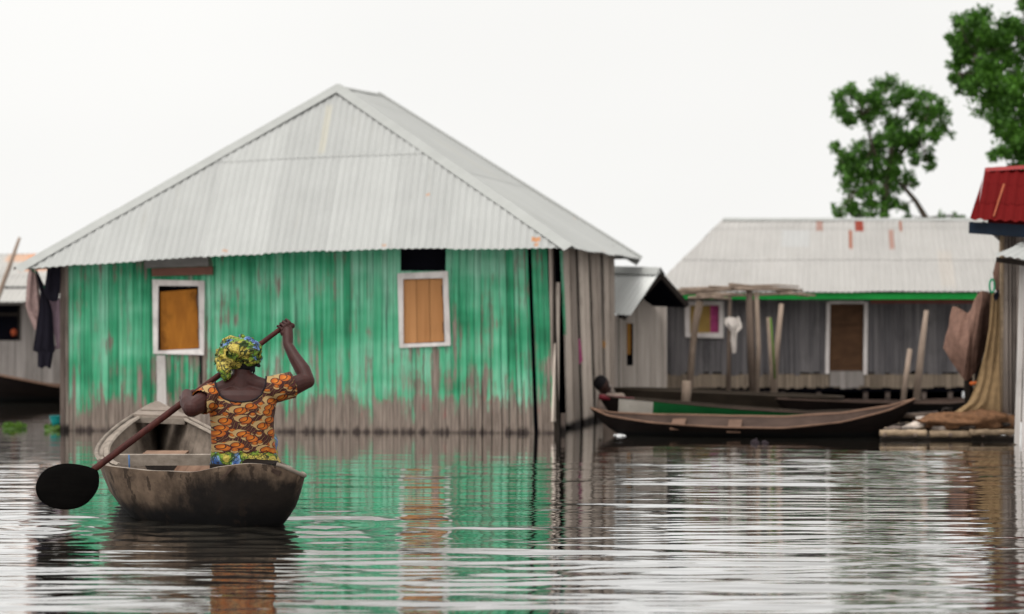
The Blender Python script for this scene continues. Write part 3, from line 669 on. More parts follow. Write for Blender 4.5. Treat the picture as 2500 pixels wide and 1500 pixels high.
# ================================================================== long blue-grey house
bh = thing('stilt_house', 'long blue-grey plank house with a green eaves board and rust-streaked roof', 'house', (4.2, 32.4, 0))
hp = Plane((-5, 32.4), (12, 32.4))
mb = MB()
hl = [(1680, 1762, 745, 826), (2024, 2112, 738, 906)]
bb = cuts(1600, 2440, 8, 15, at=(1680, 1762, 2024, 2112))
boards(mb, hp, bb, lambda u: 700, lambda u: 912, hl, jit=0.006, botj=6, gap=0.8)
mb.build('wall', MT['blue_boards'], bh)
mb = MB(); boards(mb, hp, cuts(1600, 2440, 8, 15), lambda u: 914, lambda u: 947, [], jit=0.006, botj=3, gap=0.8); mb.build('lower_wall', MT['tan_boards'], bh)
mb = MB()
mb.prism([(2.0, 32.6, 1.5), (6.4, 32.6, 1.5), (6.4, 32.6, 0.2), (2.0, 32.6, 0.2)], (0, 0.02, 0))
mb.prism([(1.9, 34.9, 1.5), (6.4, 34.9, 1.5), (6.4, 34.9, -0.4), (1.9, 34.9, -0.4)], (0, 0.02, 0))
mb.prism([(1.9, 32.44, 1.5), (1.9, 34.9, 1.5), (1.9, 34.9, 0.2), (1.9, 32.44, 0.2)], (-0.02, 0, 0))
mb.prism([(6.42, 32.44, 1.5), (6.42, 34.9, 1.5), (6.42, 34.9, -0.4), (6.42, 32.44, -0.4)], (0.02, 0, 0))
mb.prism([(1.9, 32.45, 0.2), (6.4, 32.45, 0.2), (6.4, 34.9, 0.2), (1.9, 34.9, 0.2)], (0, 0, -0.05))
mb.build('shade_backing', MT['black'], bh)  # black sheets painted as shade inside the house and under its floor
for u in (1640, 1745, 1870, 1905, 1998, 2110, 2168, 2260, 2322, 2400):
    for dy in (0.1, 1.6):
        mb = MB(); p = hp.pt(u+rnd(-5, 5), 946, -dy); mb.tube([p, (p.x, p.y, -0.4)], 0.035, 7); mb.build('stilt', MT['post'], bh)
for x, y, z in ((3.1, 33.6, 0.1), (4.0, 33.2, 0.08)):
    pass
eL, eR, rL, rR = P(1585, 712, 32.1), P(2480, 712, 31.5), P(1765, 537, 34.7), P(2440, 537, 34.2)
fh = Face(eL, eR, rL); sL, tL = fh.st(rL); sR, tR = fh.st(rR)
def uvspot(u0, u1, v0, v1):
    def q(u, v):
        t = (712-v)/(712-537); p = (eL.lerp(rL, t)); Yt = p.y
        return (u-1250)*Yt/F-eL.x, t*tL
    a, b_ = q(u0, v0), q(u1, v1)
    return a[0], b_[0], b_[1], a[1]
rust, pale = (0.17, 0.045, 0.018), (0.262, 0.262, 0.258)
spots = [uvspot(*q)+(c, k) for q, c, k in (((1936, 1954, 540, 566), rust, 0.6), ((2029, 2052, 538, 568), (0.15, 0.022, 0.011), 1.0), ((2026, 2036, 566, 612), rust, 0.85),
         ((2052, 2062, 540, 566), (0.22, 0.15, 0.11), 0.5), ((2132, 2147, 540, 568), rust, 0.85), ((2124, 2134, 566, 612), rust, 0.6), ((1870, 1925, 566, 606), pale, 0.7), ((2275, 2290, 620, 700), (0.28, 0.24, 0.2), 0.3))]
bmet = sheet_metal('patched_sheets', (0.24, 0.230, 0.218), spots)
fl = Face(eL+Vector((0.5, 5.0, 0)), eL, rL); frr = Face(eR, eR+Vector((-0.3, 5.0, 0)), rR)
fbk = Face(eR+Vector((-0.3, 5.0, 0)), eL+Vector((0.5, 5.0, 0)), rL)
mb = MB()
corrugated(mb, fh, [(0, 0), (sL, tL), (sR, tR), (fh.L, 0)], per=6, seed=0.4, course=1.3, amp=0.005)
corrugated(mb, fl, [(0, 0), fl.st(rL), (fl.L, 0)], per=4, seed=0.15)
corrugated(mb, frr, [(0, 0), frr.st(rR), (frr.L, 0)], per=4, seed=0.9)
corrugated(mb, fbk, [(0, 0), fbk.st(rR), fbk.st(rL), (fbk.L, 0)], per=4, seed=0.55)
br = mb.build('roof', bmet, bh)
mb = MB(); cap_strip(mb, rL, rR, fh, fbk, w=0.1, lift=0.02); mb.build('ridge_cap', MT['cap'], br)
mb = MB(); mb.prism([P(1640, 716, 32.15), P(2440, 716, 31.65), P(2440, 731, 31.65), P(1640, 731, 32.15)], (0, 0.03, 0)); mb.build('eaves_board', MT['fascia_green'], bh)
mb = MB(); mb.prism(rectf(hp, 2125, 2440, 733, 741, 0.03), (0, 0.02, 0)); mb.build('eaves_trim', MT['fascia_red'], bh)
mb = MB()
for q in ([(1673, 735), (1682, 735), (1682, 826), (1673, 826)], [(1757, 735), (1767, 735), (1767, 826), (1757, 826)], [(1673, 826), (1767, 826), (1767, 836), (1673, 836)]):
    pass
wn = window(hp, [(1672, 736), (1767, 736), (1766, 826), (1673, 824)], [(1685, 746), (1756, 746), (1755, 813), (1685, 813)],
       [(1684, 745), (1734, 745), (1734, 814), (1684, 814)], MT['white_paint'], MT['curtain'], bh, hinges=False)
rows = []
for j in range(8):
    v = lerp(744, 814, j/7)
    rows.append([hp.pt(lerp(1733, 1757, i/12), v, -0.02+0.008*math.sin(i*1.5+j*0.3)) for i in range(13)])
mb = MB(); mb.grid(rows); mb.build('curtain', MT['pink'], wn)
mb = MB()
for q in ([(2018, 738), (2027, 738), (2024, 913), (2015, 913)], [(2110, 738), (2119, 738), (2117, 915), (2108, 915)], [(2027, 736), (2110, 736), (2110, 742), (2027, 742)]):
    mb.prism(quadf(hp, q, 0.03), -hp.n*0.04)
dr = mb.build('door', MT['white_paint'], bh)
mb = MB(); mb.prism(rectf(hp, 2025, 2111, 742, 906, -0.015), (0, 0.02, 0))
for v in (790, 838, 885): mb.prism(rectf(hp, 2029, 2107, v, v+7, -0.005), (0, 0.009, 0))
mb.build('door_panel', MT['door_brown'], dr)
mb = MB(); boards(mb, hp, cuts(2026, 2110, 12, 17), lambda u: 907, lambda u: 946, [], jit=0.003, off=0.015); mb.build('sill_boards', MT['left_boards'], bh)

# ================================================================== hut at the far left
lh = thing('plank_hut', 'dim grey hut with a rust-topped roof behind the hanging laundry', 'hut', (-7.4, 35, 0))
lp = Plane((-12, 35), (0, 35))
mb = MB(); boards(mb, lp, cuts(-120, 260, 12, 22, at=(48,)), lambda u: 728, lambda u: 946, [(-60, 48, 745, 832)], jit=0.006, botj=4); mb.build('wall', MT['left_boards'], lh)
mb = MB(); mb.prism(rectf(lp, -118, 255, 700, 990, -0.15), (0, 0.02, 0)); mb.build('shade_backing', MT['black'], lh)  # black sheet as the shade inside the opening and between boards
mb = MB(); mb.prism(rectf(lp, -60, 48, 764, 772, 0.005), (0, 0.02, 0)); mb.prism(rectf(lp, 44, 50, 745, 832, 0.01), (0, 0.02, 0)); mb.build('window', MT['dark_wood'], lh)
mb = MB(); mb.ball(lp.pt(34, 812, -0.06), (0.05, 0.04, 0.055)); mb.build('clay_pot', plain('terracotta', (0.25, 0.05, 0.02)), lh)
l1, l2, l3 = P(-180, 737, 34.6), P(330, 735, 34.6), P(-120, 622, 36.6); l4 = P(290, 620, 36.6)
fL = Face(l1, l2, l3); t_ = fL.st(l3)[1]
sx0 = lambda u: (u-1250)*36.2/F-l1.x
lmet = sheet_metal('rust_topped_sheets', (0.27, 0.26, 0.245), [(sx0(25), sx0(85), t_-0.33, t_+0.1, (0.40, 0.20, 0.10), 0.6), (sx0(78), sx0(140), t_-0.75, t_+0.1, (0.40, 0.17, 0.08), 0.85)])
mb = MB(); corrugated(mb, fL, [fL.st(l3), fL.st(l4)], per=6, seed=0.35, course=1.2); mb.build('roof', lmet, lh)
mb = MB(); bk = Face(l2+Vector((0, 4, 0)), l1+Vector((0, 4, 0)), l3); corrugated(mb, bk, [bk.st(l4), bk.st(l3)], per=4); mb.build('roof', MT['metal'], lh)
for u in (-60, 20, 100, 180):
    mb = MB(); p = lp.pt(u, 944, -0.1); mb.tube([p, (p.x, p.y, -0.4)], 0.04); mb.build('stilt', MT['post'], lh)
mb = MB(); a = P(-8, 735, 33.6); mb.tube([P(48, 580, 33.6), P(24, 648, 33.6), P(-6, 728, 33.6), P(-90, 985, 33.6)], [0.02, 0.03, 0.035, 0.045], 8)
o = mb.build('bamboo_pole', MT['stick']); tag(o, 'tall slanting pole in front of the far left hut roof', 'pole'); settle(o, P(-90, 985, 33.6))

# ================================================================== red-roofed house and shed at the right
rh = thing('stilt_house', 'narrow house with a red corrugated roof and dark blue fascia', 'house', (5.4, 25.3, 0))
rp = Plane((4, 25.2), (8, 25.0))
mb = MB()
for i, u in enumerate(cuts(2450, 2640, 6.5, 9.5)):
    p0, p1 = rp.pt(u, 560, rnd(-0.01, 0.01)), rp.pt(u+1.5, 1022+rnd(-6, 6), rnd(-0.01, 0.01))
    mb.tube([p0, p1], 0.017, 7)
mb.build('wall', MT['stripe_wall'], rh)
mb = MB(); mb.prism(rectf(rp, 2448, 2640, 555, 1022, -0.06), (0, 0.02, 0))
mb.prism([rp.pt(2446, 560), rp.pt(2446, 1020), rp.pt(2446, 1020)+Vector((0.55, 2.2, 0)), rp.pt(2446, 560)+Vector((0.55, 2.2, 0))], (0.02, 0, 0))
mb.build('shade_backing', MT['dark_wood'], rh)  # dark sheets added as shade behind the upright poles
mb = MB(); mb.tube([rp.pt(2446, 575, 0.04), rp.pt(2441, 1030, 0.04)], 0.026, 9); mb.build('corner_post', MT['bamboo'], rh)
for u in (2463, 2560):
    mb = MB(); mb.tube([rp.pt(u, 1010, 0.0), rp.pt(u, 1085, 0.0)], 0.03, 8); mb.build('stilt', MT['post'], rh)
r1, r2, r3 = P(2368, 536, 24.75), P(2640, 548, 24.5), P(2404, 416, 26.0)
fR = Face(r1, r2, r3); r4 = P(2620, 402, 25.9)
stripe_ = fR.st(P(2446, 450, 25.4))
rmet = sheet_metal('red_sheets_scratched', (0.075, 0.0045, 0.0045), None, 0.55, 0.0, 0.10, (0.16, 0.02, 0.02))
rb_ = rmet.node_tree.nodes['Principled BSDF']; rb_.inputs['Specular IOR Level'].default_value = 0.02; rb_.inputs['Roughness'].default_value = 0.9
mb = MB(); corrugated(mb, fR, [fR.st(r3), fR.st(r4)], pitch=0.10, amp=0.010, per=8, seed=0.2, course=0.55)
a0, b0 = fR.st(r3); 
# the left verge runs from the eave corner to the ridge corner
for row in (): pass
rr_ = mb.build('roof', rmet, rh)
mb = MB(); corrugated(mb, Face(r1, r2, r3), [(0.0, 0.0), (a0+0.005, b0-0.002), (a0+0.006, 0.0)], pitch=0.10, amp=0.010, per=8, seed=0.2, course=0.55); mb.build('roof', rmet, rh)
mb = MB(); q0, q1 = P(2449, 448, 25.55), P(2424, 535, 24.75)
mb.prism([fR.at(*fR.st(q0), 0.018), fR.at(fR.st(q0)[0]+0.02, fR.st(q0)[1], 0.018), fR.at(fR.st(q1)[0]+0.013, fR.st(q1)[1], 0.018), fR.at(*fR.st(q1), 0.018)], fR.n*0.006); mb.build('batten', plain('bright_orange_rust', (0.2, 0.05, 0.02)), rr_)
fRb = Face(r2+Vector((0, 3, 0)), r1+Vector((0, 3, 0)), r3)
mb = MB(); corrugated(mb, fRb, [fRb.st(r4), fRb.st(r3)], per=4, pitch=0.1); mb.build('roof', rmet, rh)
mb = MB(); cap_strip(mb, r3, r4, fR, fRb, w=0.09, lift=0.02); mb.build('ridge_cap', plain('dark_red_cap', (0.16, 0.012, 0.012), 0.5), rr_)
mb = MB(); mb.prism([P(2367, 542, 24.85), P(2640, 556, 24.6), P(2640, 590, 24.6), P(2366, 570, 24.85)], (0, 0.03, 0)); mb.build('fascia', MT['fascia_blue'], rh)
mb = MB(); mb.beam(P(2400, 545, 24.95), P(2444, 585, 25.15), 0.03, 0.04); mb.build('brace', MT['grey_plank'], rh)

sh = thing('plank_shed', 'pale upright plank lean-to with a grey tin roof at the right edge', 'shed', (5.3, 24.15, 0))
sp2 = Plane((4, 24.15), (8, 24.05))
mb = MB()
for q in ([(2491, 625), (2505, 625), (2490, 1088), (2477, 1083)], [(2507, 625), (2530, 625), (2520, 1092), (2494, 1090)], [(2532, 625), (2560, 625), (2556, 1094), (2523, 1092)], [(2562, 625), (2600, 625), (2598, 1094), (2558, 1092)]):
    mb.prism(quadf(sp2, q, rnd(0, 0.02)), -sp2.n*0.025)
mb.build('wall', MT['pale_plank'], sh)
s1, s2, s3 = P(2429, 624, 23.9), P(2640, 655, 23.6), P(2503, 588, 25.0)
fS = Face(s1, s2, s3); s4 = fS.at(fS.st(s3)[0]+0.7, fS.st(s3)[1])
mb = MB(); corrugated(mb, fS, [(0, 0), fS.st(s3), (fS.L, fS.st(s3)[1])], seed=0.5, course=0.9); mb.build('roof', MT['metal'], sh)
mb = MB(); mb.beam(P(2432, 634, 24.0), P(2640, 662, 23.8), 0.03, 0.05); mb.build('rafter', MT['dark_wood'], sh)

# ================================================================== canoes
def canoe(root, a, b, beam, zs, mats, zone=None, bottom=-0.06, n=60, thick=0.025, rake=0.16, heel=0.0, name='hull', endp=2.2, wall=0.85):
    # a, b: plan points of the two tips; zs: sheer heights at t=0..1
    a, b = Vector((a[0], a[1], 0)), Vector((b[0], b[1], 0)); L = (b-a).length; d = (b-a).normalized(); nrm = Vector((-d.y, d.x, 0))
    ks = [-1, -0.98, -0.93, -0.84, -0.68, -0.4, 0, 0.4, 0.68, 0.84, 0.93, 0.98, 1]
    def sec(t, ins):
        e = min(t, 1-t)*2
        hb = beam/2*(1-(1-e)**endp)**wall; zg = interp(t, zs); rows = []
        hb = max(hb-ins, 0.006)
        lo = bottom+ins*1.2 if ins else bottom
        # bottom is shorter than the sheer: raked ends
        zb = lo+(zg-lo)*max(0.0, 1-e/(rake*2))**1.6*0.97
        for k in ks:
            q = abs(k); y = k*hb*(1-0.30*(1-q))if q > 0.5 else k*hb*0.85
            z = zb+(zg-zb)*(q**3.2)
            p = a+d*(t*L)+nrm*y; p.z = z+heel*k*hb*2*(1 if nrm.y < 0 else -1)*-1
            rows.append(p)
        return rows
    ts = [0.5-0.5*math.cos(math.pi*i/n) for i in range(n+1)]
    out = [sec(t, 0) for t in ts]; inn = [sec(t, thick) for t in ts]
    m_ = MB()
    for i in range(n):
        z = zone(ts[i]) if zone else 0
        m_.grid([out[i], out[i+1]], r=0.5, mi=z)
    o1 = m_.build(name, mats['out'], root)
    m_ = MB(); m_.grid(inn, r=0.4); o2 = m_.build('inside', mats['in'], root)
    for s_ in (0, -1):
        m_ = MB(); pts = [(out[i][s_]+inn[i][s_])/2+Vector((0, 0, 0.004)) for i in range(n+1)]
        m_.tube(pts, (0.018), 6, flat=0.6); m_.build('gunwale', mats['rail'], root)
    return out, inn, ts
def pl_(u, Y): return ((u-1250)*Y/F, Y)
def zat(v, Y): return H-(v-VH)*Y/F

canoe_1 = thing('dugout_canoe', 'long black-hulled canoe with upswept ends, nearest in the moored row', 'canoe', P(1830, 1066, 25.4))
a, b = pl_(1442, 25.75), pl_(2234, 25.35)
out, inn, ts = canoe(canoe_1, a, b, 0.85, [(0, zat(997, 25.75)), (0.06, zat(1013, 25.7)), (0.2, 0.165), (0.42, 0.14), (0.6, 0.135), (0.78, 0.19), (0.92, 0.29), (1, zat(975, 25.35))],
      dict(out=MT['canoe_dark'], rail=MT['canoe_rail'], **{'in': MT['canoe_in']}), heel=0.045)
for t in (0.27, 0.45):
    i = min(range(len(ts)), key=lambda k: abs(ts[k]-t)); mb = MB()
    mb.beam(inn[i][1]+Vector((0, 0, -0.03)), inn[i][-2]+Vector((0, 0, -0.03)), 0.14, 0.025); mb.build('thwart', MT['canoe_rail'], canoe_1)
canoe_2 = thing('painted_canoe', 'green canoe with a white panel and dark red prow', 'canoe', P(1750, 1020, 26.7))
o2_, i2_, t2_ = canoe(canoe_2, pl_(1462, 26.55), pl_(2120, 26.85), 0.8, [(0, zat(966, 26.55)), (0.06, zat(972, 26.5)), (0.2, zat(981, 26.4)), (0.5, zat(1000, 26.4)), (0.8, zat(1013, 26.5)), (1, zat(1003, 26.8))],
      dict(out=[MT['boat_green'], MT['boat_white'], MT['canoe_dark']], rail=MT['canoe_brown'], **{'in': MT['canoe_in']}),
      zone=lambda t: 2 if t < 0.06 else (1 if t < 0.175 else 0), rake=0.14)
mb = MB(); ks_ = [k for k in range(len(t2_)) if t2_[k] < 0.13]
mb.tube([(o2_[k][0]+o2_[k][-1])/2+Vector((0, -0.03, -0.012)) for k in ks_], [(0.03+0.05*i/len(ks_), 0.03) for i in range(len(ks_))], 8); mb.build('prow', MT['boat_red'], canoe_2)
canoe_3 = thing('dugout_canoe', 'plain brown canoe moored behind the green one', 'canoe', P(1760, 1000, 28.2))
canoe(canoe_3, pl_(1500, 28.2), pl_(2060, 28.4), 0.85, [(0, zat(949, 28.2)), (0.3, zat(957, 28)), (0.7, zat(968, 28)), (1, zat(972, 28.2))],
      dict(out=MT['canoe_brown'], rail=MT['canoe_brown'], **{'in': MT['canoe_brown']}), rake=0.08, endp=5)
canoe_4 = thing('dugout_canoe', 'dark canoe at the back with its prow toward the stilts', 'canoe', P(2120, 1000, 28.9))
canoe(canoe_4, pl_(1895, 27.7), pl_(2420, 29.2), 0.8, [(0, zat(975, 27.7)), (0.3, zat(982, 28)), (0.7, zat(983, 28.8)), (1, zat(972, 29.2))],
      dict(out=MT['canoe_dark'], rail=MT['canoe_in'], **{'in': MT['canoe_in']}))
canoe_5 = thing('dugout_canoe', 'dark canoe lying before the far left hut', 'canoe', P(80, 975, 33))
canoe(canoe_5, pl_(-75, 32.6), pl_(420, 33.4), 0.9, [(0, zat(900, 32.6)), (0.15, zat(918, 32.6)), (0.4, zat(942, 32.8)), (0.7, zat(950, 33)), (1, zat(930, 33.4))],
      dict(out=MT['canoe_dark'], rail=MT['canoe_rail'], **{'in': MT['canoe_in']}))

# ================================================================== rack, stakes, nets, platform, small things
rk = thing('drying_rack', 'rickety rack of crossed sticks on posts before the blue-grey house', 'rack', P(1800, 985, 30.6))
mb = MB()
for (u0, v0, u1, v1, y0, y1, r_) in ((1650, 712, 1960, 708, 30.2, 30.2, 0.022), (1660, 706, 1900, 702, 31.2, 31.2, 0.02), (1700, 722, 1960, 716, 30.1, 30.4, 0.02), (1780, 694, 1945, 706, 30.6, 31.0, 0.018),
        (1665, 716, 1850, 722, 30.5, 30.3, 0.018), (1640, 708, 1800, 718, 31, 30.2, 0.016), (1782, 700, 1830, 714, 30.0, 31.4, 0.02), (1700, 704, 1716, 728, 31.4, 30, 0.018), (1880, 706, 1990, 722, 31.2, 30.0, 0.018), (1905, 718, 1975, 724, 30.2, 30.4, 0.016),
        (1680, 728, 1785, 730, 30.1, 30.15, 0.022), (1730, 700, 1935, 712, 30.4, 30.7, 0.015), (1840, 698, 1952, 700, 31, 30.8, 0.014), (1655, 720, 1760, 708, 30.3, 31, 0.015)):
    m2 = P((u0+u1)/2+rnd(-5, 5), (v0+v1)/2+rnd(-3, 3), (y0+y1)/2)
    mb.tube([P(u0, v0, y0), m2, P(u1, v1, y1)], [r_, r_*0.9, r_*0.6], 7)
mb.build('sticks', MT['stick'], rk)
for pts, r_, m_ in ((((1709, 735), (1698, 790), (1690, 860), (1681, 985)), (0.05, 0.042, 0.04, 0.045), 'stick'), (((1782, 722), (1780, 840), (1778, 990)), (0.022, 0.025, 0.03), 'stick_dark'),
                    (((1829, 708), (1833, 840), (1840, 990)), (0.042, 0.048, 0.05), 'stick_dark'), (((1846, 712), (1852, 850), (1846, 990)), (0.03, 0.03, 0.03), 'stick'), (((1908, 742), (1896, 860), (1890, 990)), (0.03, 0.035, 0.035), 'stick')):
    mb = MB(); mb.tube([P(u, v, 30.25) for u, v in pts], list(r_), 8); mb.build('post', MT[m_], rk)
def stake(pts, Y, r_, m_, label, cat='stake', name='mooring_stake', group=None):
    mb = MB(); mb.tube([P(u, v, Y) for u, v in pts], list(r_), 8)
    o = mb.build(name, MT[m_]); tag(o, label, cat, group); settle(o, P(pts[-1][0], pts[-1][1], Y)); return o
stake([(1676, 930), (1676, 960), (1672, 1000)], 27.6, (0.05, 0.055, 0.05), 'stick', 'thick stubby stake rising between the moored canoes')
stake([(1877, 775), (1883, 870), (1890, 985)], 29.8, (0.028, 0.032, 0.035), 'stick', 'pale straight pole right of the drying rack with a green side')
stake([(2262, 758), (2250, 850), (2236, 990)], 29.6, (0.026, 0.04, 0.045), 'stick', 'tall pale slanting pole near the hanging net')
stake([(2222, 852), (2212, 920), (2204, 990)], 29.6, (0.03, 0.032, 0.035), 'stick', 'short forked stake beside the tall slanting pole')
mb = MB(); mb.tube([P(1881, 776, 29.76), P(1887, 840, 29.76), P(1892, 925, 29.76)], 0.012, 6); o = mb.build('green_strip', plain('fresh_green_bark', (0.05, 0.10, 0.012))); tag(o, 'fresh green strip down the pale straight pole', 'plant stem'); settle(o, P(1892, 925, 29.76))

def drape(rows, Y, fold, nf, seed=0.0, n=28, m=18, thick=0.006, ph=0.6):
    # rows: [(v, uL, uR)] from top to bottom; folds run down the cloth
    g = []
    for j in range(m+1):
        t = j/m*(len(rows)-1); i = min(int(t), len(rows)-2); f = t-i
        l = [lerp(rows[i][k], rows[i+1][k], f) for k in range(len(rows[0]))]
        row = []
        for k in range(n+1):
            s = k/n; v = l[0]+(l[3] if len(l) > 3 else 0)*s
            d = 0.5*fold*math.sin(s*nf*6.28+ph*j/m+seed+2.2*mn.noise((s*2, j*0.12, seed)))*(0.3+0.7*j/m)+1.3*fold*mn.noise((s*nf*1.3+seed, j*0.12, 1))
            row.append(P(lerp(l[1], l[2], s), v+4*mn.noise((s*5, j*0.3, seed)), Y+d))
        g.append(row)
    back = [[p+Vector((0, thick, 0)) for p in row] for row in g]
    m_ = MB(); m_.grid(g); m_.grid(back)
    for row_i in (0, -1): m_.grid([g[row_i], back[row_i]])
    for e in (0, -1): m_.grid([[r[e] for r in g], [r[e] for r in back]])
    return m_
def cloth(name, label, cat, rows, Y, mat_, fold=0.02, nf=3, seed=0.0, base=None, **kw):
    o = drape(rows, Y, fold, nf, seed, **kw).build(name, MT[mat_]); tag(o, label, cat)
    settle(o, base or P((rows[-1][1]+rows[-1][2])/2, rows[-1][0], Y)); return o
cloth('rag', 'white rag hung over a thin rack post', 'cloth', [(775, 1770, 1806), (790, 1768, 1810), (800, 1778, 1812), (812, 1786, 1800), (830, 1784, 1798), (862, 1788, 1797)], 30.15, 'cloth_white', 0.03, 2)
# laundry under the left eave
cloth('garment', 'dull pink garment, leftmost of the laundry', 'laundry', [(655, 72, 84), (680, 66, 92), (745, 62, 100), (775, 70, 108), (805, 84, 110)], 26.45, 'cloth_pink', 0.03, 2, 0.4)
cloth('garment', 'long black garment hanging lowest in the laundry', 'laundry', [(655, 86, 88), (715, 98, 116), (760, 94, 128), (830, 84, 132), (856, 80, 134), (862, 92, 130), (898, 92, 124)], 26.4, 'cloth_black', 0.025, 2, 1.0)
cloth('garment', 'black garment bunched close under the roof corner', 'laundry', [(652, 116, 148), (680, 112, 148), (712, 106, 146), (735, 120, 142)], 26.3, 'cloth_black', 0.02, 2, 2.0)
cloth('garment', 'mauve garment hanging against the corner post', 'laundry', [(730, 112, 148), (770, 115, 148), (820, 117, 148), (852, 124, 148)], 26.5, 'cloth_mauve', 0.015, 2, 0.2)
cloth('garment', 'narrow white garment strip beside the long black one', 'laundry', [(722, 112, 121), (770, 116, 124), (815, 119, 132), (845, 126, 137)], 26.44, 'cloth_white', 0.01, 1, 0.2)
mb = MB(); mb.tube([P(74, 655, 26.42), P(90, 668, 26.42), P(112, 712, 26.4), P(122, 690, 26.4), P(148, 656, 26.35)], 0.006, 6)
o = mb.build('clothesline', MT['rope_green']); tag(o, 'slack green line holding the laundry at the eave', 'clothesline'); settle(o, P(112, 712, 26.4))
# nets
def catm2(p, t):
    return [0.5*((2*p[1][q])+(p[2][q]-p[0][q])*t+(2*p[0][q]-5*p[1][q]+4*p[2][q]-p[3][q])*t*t+(3*p[1][q]-p[0][q]-3*p[2][q]+p[3][q])*t*t*t) for q in (0, 1)]
pn = thing('fishing_net', 'brown fishing net draped over a post by the reed wall', 'net', P(2362, 1000, 25.9))
T = [(2326, 748), (2345, 754), (2364, 764), (2378, 738), (2392, 713), (2408, 712), (2428, 724)]
Bt = [(2303, 850), (2322, 880), (2345, 915), (2358, 930), (2378, 915), (2396, 880), (2414, 822)]
g = []
for j in range(26):
    t = j/25; row = []
    for k in range(43):
        x = k/42*6; i = min(int(x), 5); f = x-i
        cm = lambda L_, i, f: catm2([L_[max(0, min(6, i+d))] for d in (-1, 0, 1, 2)], f)
        a_, b_ = cm(T, i, f), cm(Bt, i, f)
        bulge = math.sin(math.pi*k/42)
        row.append(P(lerp(a_[0], b_[0], t)+3*mn.noise((k*0.2, t*3, 0)), lerp(a_[1], b_[1], t), 25.78-0.30*bulge*math.sin(math.pi*(0.12+0.8*t))+0.008*math.sin(k*0.55+t*1.5)+0.035*mn.noise((k*0.11, t*1.6, 2))+0.02*mn.noise((k*0.4, t*3, 2))))
    g.append(row)
mb = MB(); mb.grid(g); mb.grid([[p+Vector((0, 0.02, 0)) for p in r_] for r_ in g]); mb.build('mesh_cloth', MT['net_brown'], pn)
mb = MB(); mb.tube([P(2338, 745, 25.85), P(2362, 880, 25.85), P(2368, 1040, 25.85)], [0.025, 0.045, 0.05], 8); mb.tube([P(2394, 712, 25.95), P(2384, 1040, 25.95)], 0.035, 8); mb.build('post', MT['dark_wood'], pn)
mb = MB(); mb.tube([P(2368, 937, 25.6), P(2390, 935, 25.6)], 0.02, 6); mb.build('cord', plain('orange_cord', (0.35, 0.08, 0.02)), pn)
yn = thing('fishing_net', 'yellowish fishing net trailing from the wall to a heap', 'net', P(2390, 1040, 25.0))
drape([(718, 2420, 2442), (800, 2414, 2442), (860, 2404, 2441), (930, 2386, 2441), (985, 2364, 2441), (1022, 2300, 2442)], 25.05, 0.035, 3, 0.3, n=40, m=26).build('mesh_cloth', MT['net_yellow'], yn)
g = []
for j in range(15):
    th = math.pi*j/14; row = []
    for k in range(40):
        a_ = 2*math.pi*k/40; rr = 1+0.45*mn.noise((math.cos(a_)*2.4, math.sin(a_)*2.4, j*0.4))+0.25*mn.noise((math.cos(a_)*7, math.sin(a_)*7, j*1.1))
        c_ = P(2372, 1030, 25.0)
        row.append(c_+Vector((0.43*rr*math.sin(th)*math.cos(a_)-0.10*math.sin(th)*max(0, -math.cos(a_)), 0.25*rr*math.sin(th)*math.sin(a_), 0.10*rr*math.cos(th)*(1+0.35*math.cos(a_)*math.sin(th)))))
    g.append(row)
mb = MB(); mb.grid(g, closed=True); mb.build('heap', MT['net_heap'], yn)
# bamboo platform
bp = thing('bamboo_platform', 'low bamboo raft littered with planks at the foot of the reed wall', 'platform', P(2320, 1068, 25.0))
for (u0, u1, v, Y, r_) in ((2148, 2262, 1057, 24.75, 0.032), (2270, 2372, 1060, 24.78, 0.036), (2366, 2490, 1056, 24.72, 0.03), (2160, 2480, 1052, 25.05, 0.034), (2190, 2480, 1047, 25.35, 0.034), (2180, 2470, 1040, 25.65, 0.032)):
    mb = MB(); n = 9; mb.tube([P(lerp(u0, u1, i/n), v+rnd(-1, 1), Y) for i in range(n+1)], [r_*(1+0.06*(i % 2)) for i in range(n+1)], 10); mb.build('bamboo_pole', MT['bamboo'], bp)
for u in (2160, 2235, 2320, 2400, 2468):
    mb = MB(); mb.tube([P(u, 1063, 24.7), P(u+rnd(-10, 10), 1041, 25.8)], 0.022, 8); mb.build('cross_pole', MT['stick_dark'], bp)
mb = MB(); mb.tube([P(2150, 1070, 24.85), P(2485, 1072, 24.85)], 0.035, 8); mb.build('float_pole', MT['dark_wood'], bp)
for q, Y, m_, lb in (([(2185, 1052), (2240, 1030), (2256, 1040), (2205, 1058)], 24.95, 'grey_boards', 'short grey plank slanting across the bamboo raft'), ([(2236, 1020), (2290, 1016), (2292, 1034), (2238, 1036)], 25.3, 'hut_boards', 'pale square board lying by the net heap'),
                     ([(2205, 1012), (2290, 1006), (2292, 1012), (2206, 1018)], 25.6, 'post', 'thin brown plank at the back of the raft'), ([(2260, 1042), (2330, 1040), (2332, 1050), (2262, 1052)], 25.0, 'dark_wood', 'dark wet plank under the net heap'), ([(2350, 1044), (2420, 1043), (2422, 1051), (2352, 1052)], 24.9, 'dark_wood', 'dark wet plank right of the net heap')):
    mb = MB(); pts = [P(u, v, Y+(v-q[2][1])*-0.006) for u, v in q]; mb.prism(pts, (0, 0.02, 0.012)); o = mb.build('plank', MT[m_]); tag(o, lb, 'plank'); settle(o, pts[3])
